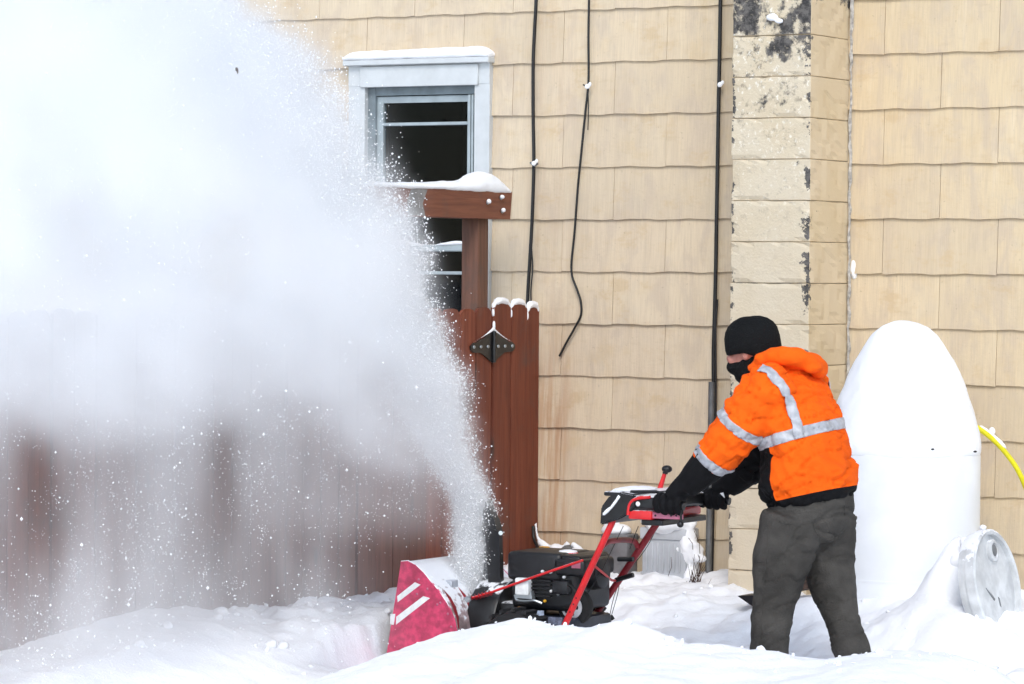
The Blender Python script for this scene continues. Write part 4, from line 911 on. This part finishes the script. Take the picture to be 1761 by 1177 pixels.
# jacket
def jacket_part(mb): return mb
jk = MB()
TA = [Vector((2.612, -2.5, .955)), Vector((2.602, -2.5, 1.01)), Vector((2.592, -2.5, 1.10)), Vector((2.577, -2.5, 1.20)), Vector((2.545, -2.5, 1.31)), Vector((2.503, -2.5, 1.40)), Vector((2.462, -2.5, 1.475)), Vector((2.425, -2.5, 1.53)), Vector((2.39, -2.5, 1.555))]
TR_ = [(.182, .205), (.198, .218), (.192, .226), (.176, .235), (.162, .245), (.150, .240), (.125, .195), (.10, .12), (.078, .085)]
jk.tube(TA, TR_, 32, up=(1, 0, 0))
C1, C2 = W1+(E1-W1).normalized()*.02, W2+(E2-W2).normalized()*.02
arm1 = curve_pts([S1+Vector((.03, .05, .02)), S1, E1, C1], 4); arm2 = curve_pts([S2+Vector((.03, -.05, .02)), S2, E2, C2], 4)
ar = np.interp(np.linspace(0, 1, len(arm1)), [0, .25, .5, .7, .9, 1], [.115, .118, .106, .100, .090, .080])
jk.tube(arm1, list(ar), 20); jk.tube(arm2, list(ar), 20)
jm = remesh(jk, .0095, 9, 'jacket', .55)
v = verts(jm); nn = vnorm(jm)
def seg_t(v, a, b):
    a = np.array(a); b = np.array(b); d = b-a; t = ((v-a)@d)/(d@d); q = a+np.clip(t, 0, 1)[:, None]*d; return t, np.linalg.norm(v-q, axis=1)
def arm_q(v, S, E, C):
    t1, d1 = seg_t(v, S, E); t2, d2 = seg_t(v, E, C); L1 = (E-S).length; L2 = (C-E).length
    s = np.where(d1 < d2, np.clip(t1, -1, 1)*L1, L1+np.clip(t2, 0, 1.5)*L2); return s, np.minimum(d1, d2)
s1, dd1 = arm_q(v, S1, E1, C1); s2, dd2 = arm_q(v, S2, E2, C2)
# folds: across the sleeves, diagonal over the back, gathered above the hem
q = v@np.array([[.5, 0, 1.6], [0, .6, 0], [1.5, 0, .8]]).T
fold = (pnoise(q*np.array([1, .5, 1.9]), 7.5, 3, 2)-.5)*.020+(pnoise(v*np.array([1, 1, 2.2]), 15, 5, 2)-.5)*.013
ridge = 1-np.abs(pnoise(v@np.array([[.7, .2, .9], [0, .5, 0], [-.9, .1, .6]]).T*np.array([1.2, 1, .45]), 12, 6, 2)*2-1); fold += (ridge-.7)*.024; crs = np.abs(pnoise(v@np.array([[1, .2, .55], [0, .7, 0], [-.5, .1, 1]]).T*np.array([.8, 1, 2.6]), 6.5, 26, 2)*2-1); fold -= np.exp(-(crs/.045)**2)*.014; cr2 = np.abs(pnoise(v@np.array([[.5, .3, 1], [0, .7, 0], [-1, .2, .5]]).T*np.array([.9, 1, 2.4]), 9, 36, 2)*2-1); fold -= np.exp(-(cr2/.05)**2)*.008
hemp = np.exp(-((v[:, 2]-1.06-.25*(v[:, 0]-2.6))/.05)**2)*(dd1 > .13); fold += hemp*.016
setv(jm, v+nn*fold[:, None])
bm = bmesh.new(); bm.from_mesh(jm)
def side_tag():
    bm.verts.index_update(); bm.faces.ensure_lookup_table()
    c = np.array([f.calc_center_median()[:] for f in bm.faces]); s1, a1 = arm_q(c, S1, E1, C1); s2, a2 = arm_q(c, S2, E2, C2)
    tt = np.full(len(c), 9.)
    for i in range(len(TA)-1):
        t_, d_ = seg_t(c, TA[i], TA[i+1]); r_ = .5*(TR_[i][0]+TR_[i][1])
        tt = np.minimum(tt, d_/(r_))
    tags = np.zeros(len(c), int); tags[(s1 > .07) & (a1/.105 < tt*.97) & (a1 < .17)] = 1; tags[(s2 > .07) & (a2/.105 < tt*.97) & (a2 < .17)] = 2
    return c, tags
def cutp(which, co, no):
    c, tg = side_tag(); fs = [f for f, t_ in zip(bm.faces, tg) if t_ == which]
    ge = list({e for f in fs for e in f.edges})+list({x for f in fs for x in f.verts})+fs
    bmesh.ops.bisect_plane(bm, geom=ge, plane_co=co, plane_no=no)
tapes = []                                                            # (tag, function on face centre)
ax = (E1-S1).normalized(); ax2 = (C1-E1).normalized()
T1 = A(1265, 741, -2.84); T1a = A(1218, 797, -2.82)
axA = Vector((.62, 0, .78)).normalized(); 
band = .021
pb = [(1, T1, axA, .020), (1, T1a, Vector((.66, 0, .75)).normalized(), .0215)]
for tg, co, no, hw in pb:
    for s in (-1, 1): cutp(tg, co+no*hw*s, no)
TBn = Vector((-.30, -.04, 1)).normalized(); TBc = A(1372, 745, -2.72)
for s in (-1, 1): cutp(0, TBc+TBn*.0235*s, TBn)
# shoulder braces: vertical tape over each side of the back
VN1, VC1 = Vector((.80, -.38, .10)).normalized(), None
Lp = [A(1312, 634, -2.64), A(1350, 668, -2.68), A(1366, 705, -2.71), A(1374, 742, -2.73)]
view = (Vector(CAM)-TBc).normalized()
HEMn = Vector((-.25, 0, 1)).normalized(); HEMc = A(1405, 846, -2.70)
cutp(0, HEMc, HEMn)
# front black panel edge
PNc = A(1332, 820, -2.70); PNn = Vector((1, -.35, .12)).normalized(); cutp(0, PNc, PNn)
c, tg = side_tag()
c = c.astype(float); tape_sets = {}
matid = np.zeros(len(c), int)
dTB = (c-np.array(TBc))@np.array(TBn); dH = (c-np.array(HEMc))@np.array(HEMn); dP = (c-np.array(PNc))@np.array(PNn)
matid[(tg == 0) & (dH < 0)] = 1
matid[(tg == 0) & (dP < 0) & (dTB < -.02)] = 1
sA, _q = arm_q(c, S2, E2, C2); matid[(tg == 2) & (sA > .16)] = 1  # far forearm blackened: sleeve's shade and the glove gauntlet put into its colour
for f, m_ in zip(bm.faces, matid): f.material_index = int(m_)
def extract(mask, off):
    b2 = bmesh.new(); mp = {}
    for f, k in zip(bm.faces, mask):
        if not k: continue
        vs_ = []
        for x in f.verts:
            if x.index not in mp: mp[x.index] = b2.verts.new(x.co+x.normal*off)
            vs_.append(mp[x.index])
        try: b2.faces.new(vs_)
        except ValueError: pass
    me = bpy.data.meshes.new('reflective_tape'); b2.to_mesh(me); b2.free()
    me.polygons.foreach_set('use_smooth', [True]*len(me.polygons)); return me
bm.normal_update(); bm.verts.index_update()
masks = [((tg == t_) & (np.abs((c-np.array(co))@np.array(no)) < hw)) for t_, co, no, hw in pb]
masks.append((tg == 0) & (np.abs(dTB) < .0235))
tape_meshes = [extract(m_, .0035) for m_ in masks]
bm.to_mesh(jm); bm.free()
jm.polygons.foreach_set('use_smooth', [True]*len(jm.polygons)); jm.materials.append(M_ORANGE); jm.materials.append(M_JBLK)
jko = cl('jacket', jm, None); jko['label'] = 'orange hi-vis jacket with black hem and lower front panel'
for m_ in tape_meshes:
    o = obj('reflective_tape', m_, M_TAPE, jko)
    so_ = o.modifiers.new('thick', 'SOLIDIFY'); so_.thickness = .003; so_.offset = -1
# vertical braces: strips laid on the jacket surface
from mathutils.bvhtree import BVHTree
bv = BVHTree.FromPolygons([x.co[:] for x in jm.vertices], [tuple(p.vertices) for p in jm.polygons])
def on_jacket(px, py):
    d = (A(px, py, -2.6)-Vector(CAM)).normalized(); h = bv.ray_cast(Vector(CAM), d); return h[0]
def brace(pts):
    ps = curve_pts(pts, 10); V = []; F = []; W_ = 9
    for i, p in enumerate(ps):
        t_ = (ps[min(i+1, len(ps)-1)]-ps[max(i-1, 0)]).normalized()
        hit, nrm, _, _ = bv.find_nearest(p); b_3 = t_.cross(nrm).normalized()
        for k in range(W_):
            h2, n2, _, _ = bv.find_nearest(hit+b_3*(k/(W_-1)*2-1)*.0225+nrm*.004); V.append(h2+n2*.0085)
    va = np.array([list(q) for q in V]).reshape(len(ps), W_, 3)
    for _ in range(3): va[1:-1] = .5*va[1:-1]+.25*(va[:-2]+va[2:]); va[:, 1:-1] = .5*va[:, 1:-1]+.25*(va[:, :-2]+va[:, 2:])
    V = [tuple(q) for q in va.reshape(-1, 3)]
    for i in range(len(ps)-1):
        for k in range(W_-1): F.append((i*W_+k, i*W_+k+1, i*W_+W_+1+k, i*W_+W_+k))
    me = new_mesh('reflective_tape', V, F, True); o = obj('reflective_tape', me, M_TAPE, jko)
    so_ = o.modifiers.new('thick', 'SOLIDIFY'); so_.thickness = .004; so_.offset = 0
Lp = [q for q in (on_jacket(x, y_) for x, y_ in ((1308, 634), (1322, 640), (1338, 656), (1352, 678), (1361, 702), (1368, 724), (1374, 746), (1376, 754))) if q is not None]
brace(Lp); brace([Vector((p.x, -5.0-p.y, p.z)) for p in Lp])
# hood bunched behind the neck
hd = MB()
hd.tube(curve_pts([A(1292, 636, -2.60), A(1310, 622, -2.62), A(1345, 612, -2.64), A(1385, 622, -2.58), A(1402, 632, -2.5)], 4), [.022]*4+[.034]*4+[.045]*4+[.042]*4+[.032], 14)
hd.tube(curve_pts([A(1402, 632, -2.5), Vector((2.60, -2.42, 1.53)), Vector((2.50, -2.37, 1.54)), Vector((2.37, -2.39, 1.53))], 4), [.035]*4+[.045]*4+[.035]*4+[.02], 14)
hd.ell(A(1370, 625, -2.5), (.11, .13, .045), 18, 12); hd.ell(A(1335, 628, -2.5), (.09, .12, .05), 18, 12)
hd.ell(A(1395, 632, -2.55), (.045, .06, .03), 14, 10)
hm = remesh(hd, .009, 4, 'hood'); v = verts(hm); nn = vnorm(hm); setv(hm, v+nn*(((pnoise(v*np.array([1, 1, 1.6]), 13, 4, 2)-.5)*.03)[:, None]))
obj('hood', hm, M_ORANGE, jko)
# trousers
tr = MB()
tr.tube([Vector((2.612, -2.5, 1.02)), Vector((2.612, -2.5, .95)), Vector((2.612, -2.5, .88)), Vector((2.612, -2.51, .80))], [(.172, .19), (.178, .195), (.165, .190), (.12, .15)], 24, up=(1, 0, 0))
def leg(pts, rr): tr.tube(curve_pts(pts, 5), list(np.interp(np.linspace(0, 1, (len(pts)-1)*5+1), np.linspace(0, 1, len(rr)), rr)), 22)
leg([Vector((2.575, -2.60, .90)), A(1345, 965, -2.62), A(1335, 1010, -2.63), A(1327, 1060, -2.635), A(1323, 1120, -2.64), A(1321, 1205, -2.64)], [.135, .125, .104, .086, .080, .086])
leg([Vector((2.645, -2.42, .90)), A(1423, 960, -2.40), A(1433, 1010, -2.38), A(1449, 1060, -2.375), A(1465, 1120, -2.37), A(1482, 1210, -2.37)], [.135, .114, .098, .080, .077, .084])
tm_ = remesh(tr, .0095, 8, 'trousers'); v = verts(tm_); nn = vnorm(tm_)
fd = (pnoise(v*np.array([.6, .6, 2.0])+v[:, [2, 0, 1]]*.5, 8, 12, 2)-.5)*.014+(pnoise(v*np.array([1, 1, 2.]), 18, 13, 2)-.5)*.004
rk = 1-np.abs(pnoise(v@np.array([[.8, .3, .8], [0, .6, 0], [-.7, 0, .8]]).T*np.array([1, 1, .5]), 10, 16, 2)*2-1); fd += (rk-.7)*.020*sst(1.0, .8, v[:, 2]); crs = np.abs(pnoise(v@np.array([[1, .2, .6], [0, .7, 0], [-.6, .1, 1]]).T*np.array([.7, 1, 2.4]), 7, 27, 2)*2-1); fd -= np.exp(-(crs/.05)**2)*.008
setv(tm_, v+nn*fd[:, None]); tro = cl('trousers', tm_, M_JEAN)
from mathutils.bvhtree import BVHTree
tb = BVHTree.FromPolygons([x.co[:] for x in tm_.vertices], [tuple(p.vertices) for p in tm_.polygons])
def on_trousers(path, r, name):
    pts = []
    for x, y_ in path:
        h = tb.ray_cast(Vector(CAM), (A(x, y_, -2.6)-Vector(CAM)).normalized())
        if h[0] is not None: pts.append(h[0]+h[1]*.0015)
    if len(pts) > 2: obj(name, MB().tube(curve_pts(pts, 4), r, 6), M_JEAN, tro)
on_trousers([(1327, 885), (1322, 930), (1316, 980), (1311, 1030), (1309, 1080), (1308, 1125)], .0028, 'side_seam')
on_trousers([(1330, 882), (1340, 896), (1358, 902), (1372, 890)], .0022, 'pocket_seam')
on_trousers([(1398, 868), (1401, 912), (1424, 928), (1450, 912), (1452, 868)], .0022, 'pocket_seam')
# boots
for a in (ankN, ankF):
    f0 = float(ground_z(a.x, a.y)); zf = min(f0, a.z)-.02
    bt = MB().tube([a+Vector((0, 0, .06)), Vector((a.x, a.y, zf+.10))], [.062, .060], 16).ell(Vector((a.x-.06, a.y, zf+.045)), (.15, .055, .05), 18, 10).ell(Vector((a.x+.0, a.y, zf+.07)), (.075, .055, .07), 16, 10)
    cl('boot', remesh(bt, .01, 3, 'boot'), M_BOOT)
# gloves
def glove(Wr, El, grip_c, side):
    """hand closed over a handlebar that runs along X at grip_c; knuckles forward-down"""
    g_ = MB(); ax_ = (El-Wr).normalized()
    g_.tube([Wr+ax_*.05, Wr+ax_*.02, Wr, Wr+(grip_c-Wr)*.35, Wr+(grip_c-Wr)*.55], [.080, .083, .078, .066, .055], 18)       # gauntlet
    palm0 = Wr+(grip_c-Wr)*.25; top = grip_c+Vector((.012, 0, .034))
    g_.tube([palm0, Wr+(top-Wr)*.65, top], [(.052, .054), (.048, .058), (.036, .056)], 16, up=(0, 0, 1))
    me = MB(); me.V, me.F = g_.V, g_.F
    return g_
def fingers(g_, c, side, yd):
    # four fingers wrap over the grip (axis X) and a thumb closes from the other side
    for k in range(4):
        x = c.x-.046+k*.034; L = (1.0, 1.08, 1.04, .86)[3-k]
        base = Vector((x, c.y, c.z+.030))
        pts = [base+Vector((.012, -yd*.010, .004)), Vector((x-.002, c.y+yd*.022*L, c.z+.026)), Vector((x-.004, c.y+yd*.036*L, c.z+.002)), Vector((x-.003, c.y+yd*.028*L, c.z-.026*L)), Vector((x, c.y+yd*.006, c.z-.035*L))]
        g_.tube(curve_pts(pts, 3), [.0175]*4+[.017]*4+[.016]*3+[.0145]*2, 12); g_.ell(pts[-1], (.012, .012, .012), 10, 8)
    th = [c+Vector((.045, -yd*.012, .030)), c+Vector((.035, -yd*.034, .010)), c+Vector((.012, -yd*.036, -.012)), c+Vector((-.008, -yd*.026, -.028))]
    g_.tube(curve_pts(th, 3), [.021]*4+[.019]*3+[.016]*3, 12); g_.ell(th[-1], (.013, .013, .013), 10, 8)
for Wr, El, gc_, yd in ((C1, E1, A(1152, 867, -2.74), -1), (C2, E2, Vector(A(1152, 867, -2.74))+Vector((-.01, .44, 0)), -1)):
    g_ = glove(Wr, El, gc_, yd); fingers(g_, gc_, 1, yd)
    me = remesh(g_, .0048, 4, 'glove'); v = verts(me); nn = vnorm(me); setv(me, v+nn*(((pnoise(v, 26, 7, 2)-.5)*.006)[:, None]))
    go = cl('glove', me, M_GLOVE)
    if yd == -1 and gc_.y > -2.5:
        p = A(1243, 851, -2.36); obj('glove_patch', MB().prism([(p.x-.012, p.z+.006), (p.x+.004, p.z+.010), (p.x+.012, p.z-.014)], 1, p.y-.006, p.y-.002), M_WHT, go)

# ------------------------------------------------------------------ plume of blown snow
#@PLUME
# local frame at the chute: u = throw direction (level), v = across, z = up; the throw runs along the fence, over the near lawn
PO = Vector((.972, MY, 0)); PANG = math.radians(251); PD = Vector((math.cos(PANG), math.sin(PANG), 0)); PVv = Vector((-PD.y, PD.x, 0))
def uz(px, py):
    d = Vector(_f+_r*(px-880.5)/FPX-_u*(py-588.5)/FPX); t_ = (PO-Vector(CAM)).dot(PVv)/d.dot(PVv); p = Vector(CAM)+d*t_
    return (p-PO).dot(PD), p.z
PX0, PX1, PY0, PY1, PZ0, PZ1 = -.25, 4.0, -1.0, 1.0, .30, 3.7
VX = .036
NX, NYv, NZ = [int((b-a)/VX)+1 for a, b in ((PX0, PX1), (PY0, PY1), (PZ0, PZ1))]
xs = np.linspace(PX0, PX1, NX); ys = np.linspace(PY0, PY1, NYv); zs = np.linspace(PZ0, PZ1, NZ)
X3, Y3, Z3 = np.meshgrid(xs, ys, zs, indexing='ij')
ed = sorted([uz(*p)[::-1] for p in ((829, 1010), (826, 870), (792, 750), (759, 640), (724, 530), (698, 430), (648, 330), (598, 250), (548, 165), (494, 80), (410, 0), (330, -70), (180, -200))])
edge_z = [e[0] for e in ed]; edge_x = [-e[1] for e in ed]
lo_ = sorted([uz(*p) for p in ((800, 880), (765, 835), (690, 765), (560, 695), (400, 675), (200, 690), (0, 720))])
def fbm(cells, seed, stretch=(1, 1, 1)):
    o_ = 0; a_ = 1; s_ = 0
    for k in range(4):
        cc = [max(1, int(c_*2**k)) for c_ in cells]; o_ = o_+a_*lattice((NX, NYv, NZ), cc, seed+k); s_ += a_; a_ *= .55
    return (o_/s_).astype(np.float32)
N1 = fbm((9, 5, 6), 1); N2 = fbm((20, 9, 4), 20); N3 = fbm((26, 14, 20), 40); N4 = fbm((14, 8, 12), 60)
Xe = np.interp(Z3, edge_z, edge_x)+((N3-.5)*.24+(N4-.5)*.2)*np.clip((Z3-.9)/1.2, 0, 1)
D = X3+Xe                                                             # distance inside the leading edge
up = np.clip((Z3-.87)/2.0, 0, 1.0)
_r3 = np.hypot(X3+.9, Z3-.3); _a3 = np.arctan2(Z3-.3, X3+.9)
NS = pnoise(np.stack([_a3.ravel()*16, _r3.ravel()*2.2, Y3.ravel()*7+50], -1), 1.0, 77, 3).reshape(X3.shape).astype(np.float32)
NS = np.clip((NS-.32)*3.2, 0, 1.6)
jw = .052+.22*up                                                       # jet half width
sy = .060+.165*up
yc = 0.
jet = np.exp(-((D-jw)/jw)**2*1.2)*np.exp(-((Y3-yc)/sy)**2)*(D > 0)*sst(.40, .46, Z3)
jet *= (110*(1-up)**2.0+15.0)*(.25+2.4*np.clip(N3-.25, 0, 1))*(.35+.75*NS)
zlow = np.interp(X3, [e[0] for e in lo_], [e[1] for e in lo_])
syc = .13+.39*np.clip(D/1.2, 0, 1)
cloud = sst(.0, .40, D)*np.exp(-((Y3-yc)/syc)**2)
hi = sst(-.22, .42, Z3-zlow+.5*(N1-.5))
fade = .28+.72*np.exp(-np.clip(D-.5, 0, 9)/1.5)
cloud_hi = cloud*hi*fade*(.45+.75*NS)*(1.9+20.0*(.02+2.3*np.clip(N1-.30, 0, 1))*(.12+2.4*np.clip(N4-.30, 0, 1))*(.35+1.3*N3))
fallp = np.clip((N2-.45)*4.6, 0, 1.5)*(.45+1.1*N1)
low = cloud*(1-hi)*sst(.06, .5, D)*(1.35*fallp+.13)*(1+.9*sst(1.0, .4, Z3))
low *= sst(.75, 1.3, X3)+(1-sst(.75, 1.3, X3))*1.2*sst(.70, .95, Z3)+.5*(1-sst(.75, 1.3, X3))*sst(.70, .95, Z3)*cloud*(1-hi)/np.maximum(low, 1e-4)*(low > 1e-4)
dens = (jet+cloud_hi+low).astype(np.float32)
bx = (1-sst(PX1-.4, PX1, X3))*sst(PY0, PY0+.2, Y3)*(1-sst(PY1-.2, PY1, Y3))*sst(PZ0, PZ0+.12, Z3)
dens *= bx
me = bpy.data.meshes.new('snow_plume'); me.vertices.add(NX*NYv*NZ)
co = np.zeros((NX*NYv*NZ, 3), np.float32); co[0] = (PX0, PY0, PZ0); co[1:] = (PX1, PY1, PZ1); me.vertices.foreach_set('co', co.ravel())
at_ = me.attributes.new('dens', 'FLOAT', 'POINT'); at_.data.foreach_set('value', dens.transpose(2, 1, 0).ravel())
bpl = NB('blown_snow'); bpl.t.nodes.remove(bpl.b)
pv = bpl.n('ShaderNodeVolumePrincipled'); pv.inputs['Color'].default_value = (.988, .9925, .9965, 1); pv.inputs['Density'].default_value = 1.0; pv.inputs['Anisotropy'].default_value = .15
bpl.l(pv.outputs[0], bpl.out.inputs['Volume'])
gn = bpy.data.node_groups.new('plume_density', 'GeometryNodeTree'); gn.interface.new_socket('Geometry', in_out='INPUT', socket_type='NodeSocketGeometry'); gn.interface.new_socket('Geometry', in_out='OUTPUT', socket_type='NodeSocketGeometry')
gi = gn.nodes.new('NodeGroupInput'); go_ = gn.nodes.new('NodeGroupOutput'); vc = gn.nodes.new('GeometryNodeVolumeCube')
vc.inputs['Min'].default_value = (PX0, PY0, PZ0); vc.inputs['Max'].default_value = (PX1, PY1, PZ1)
vc.inputs['Resolution X'].default_value = NX; vc.inputs['Resolution Y'].default_value = NYv; vc.inputs['Resolution Z'].default_value = NZ
ps_ = gn.nodes.new('GeometryNodeInputPosition'); sx_ = gn.nodes.new('ShaderNodeSeparateXYZ'); gn.links.new(ps_.outputs[0], sx_.inputs[0])
def gm_(op, a, b=0.):
    n_ = gn.nodes.new('ShaderNodeMath'); n_.operation = op
    for i, q_ in ((0, a), (1, b)):
        if hasattr(q_, 'is_output'): gn.links.new(q_, n_.inputs[i])
        else: n_.inputs[i].default_value = q_
    return n_.outputs[0]
def ix(sk, lo, hi_, n_): return gm_('MINIMUM', gm_('MAXIMUM', gm_('ROUND', gm_('MULTIPLY', gm_('SUBTRACT', sk, lo), (n_-1)/(hi_-lo))), 0.), float(n_-1))
i0, i1, i2 = ix(sx_.outputs[0], PX0, PX1, NX), ix(sx_.outputs[1], PY0, PY1, NYv), ix(sx_.outputs[2], PZ0, PZ1, NZ)
ind = gm_('ADD', i0, gm_('ADD', gm_('MULTIPLY', i1, float(NX)), gm_('MULTIPLY', i2, float(NX*NYv))))
na = gn.nodes.new('GeometryNodeInputNamedAttribute'); na.data_type = 'FLOAT'; na.inputs['Name'].default_value = 'dens'
si = gn.nodes.new('GeometryNodeSampleIndex'); si.data_type = 'FLOAT'; si.domain = 'POINT'
gn.links.new(gi.outputs[0], si.inputs['Geometry']); gn.links.new(na.outputs['Attribute'], si.inputs['Value']); gn.links.new(ind, si.inputs['Index'])
gn.links.new(si.outputs[0], vc.inputs['Density'])
smt = gn.nodes.new('GeometryNodeSetMaterial'); smt.inputs['Material'].default_value = bpl.m
gn.links.new(vc.outputs[0], smt.inputs['Geometry']); gn.links.new(smt.outputs[0], go_.inputs[0])
plume = obj('snow_plume', me, bpl.m, None, PO); plume.rotation_euler.z = PANG; md = plume.modifiers.new('density', 'NODES'); md.node_group = gn
tag(plume, 'white plume of powder snow thrown up and left from the chute', kind='stuff')
# single flakes and crumbs flying in the plume
def flecks(pos, size, name, mat):
    n = len(pos); oc = np.array([(1, 0, 0), (-1, 0, 0), (0, 1, 0), (0, -1, 0), (0, 0, 1), (0, 0, -1)], float)
    fc_ = np.array([(0, 2, 4), (2, 1, 4), (1, 3, 4), (3, 0, 4), (2, 0, 5), (1, 2, 5), (3, 1, 5), (0, 3, 5)])
    st = rng.uniform(.6, 1.3, (n, 3)); V = pos[:, None, :]+oc[None]*(size[:, None]*st)[:, None, :]
    an = rng.uniform(0, 6.28, n)
    F = (np.arange(n)*6)[:, None, None]+fc_[None]
    m = bpy.data.meshes.new(name); m.vertices.add(n*6); m.vertices.foreach_set('co', V.astype(np.float32).ravel())
    m.loops.add(n*24); m.loops.foreach_set('vertex_index', F.astype(np.int32).ravel()); m.polygons.add(n*8); m.polygons.foreach_set('loop_start', np.arange(0, n*24, 3, dtype=np.int32))
    m.update(calc_edges=True); m.validate(); return obj(name, m, mat)
wgt = (low*3.0+cloud_hi*.35+np.minimum(jet, 4)*.25+(np.exp(-(D/.05)**2)*np.exp(-((Y3-yc)/(sy*1.3))**2)*sst(.9, 1.3, Z3))*.5)*bx
wgt *= .35+1.8*np.clip(N1-.3, 0, 1)
pr_ = wgt.ravel().astype(np.float64); pr_ /= pr_.sum()
NF, NB_ = 30000, 1500
ii = rng.choice(len(pr_), NF, p=pr_)
w2 = (low*(.4+fallp)+cloud_hi*.12)*bx*sst(.3, 1.4, X3); w2 = w2.ravel().astype(np.float64); w2 /= w2.sum(); ii = np.concatenate([ii, rng.choice(len(w2), NB_, p=w2)])
w3 = (np.minimum(jet, 12)*(.25+1.6*np.clip(N3-.3, 0, 1))*(1-.75*up)).ravel().astype(np.float64); w3 /= w3.sum(); NJ = 115000; ii = np.concatenate([ii, rng.choice(len(w3), NJ, p=w3)])
pos = np.stack([X3.ravel()[ii], Y3.ravel()[ii], Z3.ravel()[ii]], -1)+rng.uniform(-VX, VX, (NF+NB_+NJ, 3))
size = np.concatenate([np.clip(rng.lognormal(math.log(.0017), .45, NF), .0008, .005), np.clip(rng.lognormal(math.log(.0036), .4, NB_), .002, .009), np.clip(rng.lognormal(math.log(.0021), .5, NJ), .001, .0055)])
cl_n = NF//2; cen_i = rng.integers(0, NF, 900); pick = rng.integers(0, 900, cl_n)                # half of the flakes fly in clumps
pos[:cl_n] = pos[cen_i[pick]]+rng.normal(0, 1, (cl_n, 3))*np.array([.030, .03, .055])*rng.uniform(.3, 1.6, 900)[pick][:, None]
_c, _s = math.cos(PANG), math.sin(PANG); pos = np.stack([PO.x+pos[:, 0]*_c-pos[:, 1]*_s, PO.y+pos[:, 0]*_s+pos[:, 1]*_c, pos[:, 2]], -1)
bf = NB('fleck_snow'); fo = flecks(pos, size, 'snow_flecks', bf.fin((.975, .98, .985), .9, 0, .1)); tag(fo, 'loose flakes and crumbs of snow flying in the plume', kind='stuff')
_d = Vector(_f+_r*(407-880.5)/FPX-_u*(121-588.5)/FPX); lp = Vector(CAM)+_d*(((PO-Vector(CAM)).dot(PVv)+.5)/_d.dot(PVv))
lf = MB().prism([(-.004, .012), (.004, .010), (.008, -.002), (.005, -.016), (.001, -.006), (-.006, 0)], 1, -.002, .002); lf.V = [(x+lp.x, y_+lp.y, z_+lp.z) for x, y_, z_ in lf.V]
tag(obj('leaf_scrap', lf, M_LEAF), 'tiny dark leaf scrap flying high in the snow plume', 'leaf')
# crumbs of snow thrown onto the bank and the cleared lane
NC = 420
cx = np.concatenate([rng.uniform(.2, 4.2, NC//2), rng.uniform(-.1, 3.6, NC//2)]); cyy = np.concatenate([rng.normal(-3.55, .18, NC//2), rng.uniform(-3.2, -.5, NC//2)])
cr_s = np.clip(rng.lognormal(math.log(.0065), .5, NC), .003, .02)
cpos = np.stack([cx, cyy, ground_z(cx, cyy)+cr_s*.35], -1)
cb = MB()
for k in range(26):
    x_, y_2 = random.uniform(-.05, .62), random.uniform(-4.2, -1.7); r_ = random.uniform(.01, .032); cb.ell((x_, y_2, float(ground_z(x_, y_2))+r_*.2), (r_*1.2, r_, r_*.8), 10, 7)
for p, r_ in zip(cpos, cr_s):
    k = len(cb.V); cb.ell(p, (r_*random.uniform(.7, 1.3), r_*random.uniform(.7, 1.3), r_*random.uniform(.6, 1)), 6, 4)
cv = np.array(cb.V); cv += (pnoise(cv, 60, 5, 1)-.5)[:, None]*np.array([.012, .012, .012]); cb.V = [tuple(v) for v in cv]
tag(obj('snow_crumbs', new_mesh('snow_crumbs', cb.V, cb.F, True), MSF), 'loose crumbs of snow scattered over the bank and the cleared lane', kind='stuff')
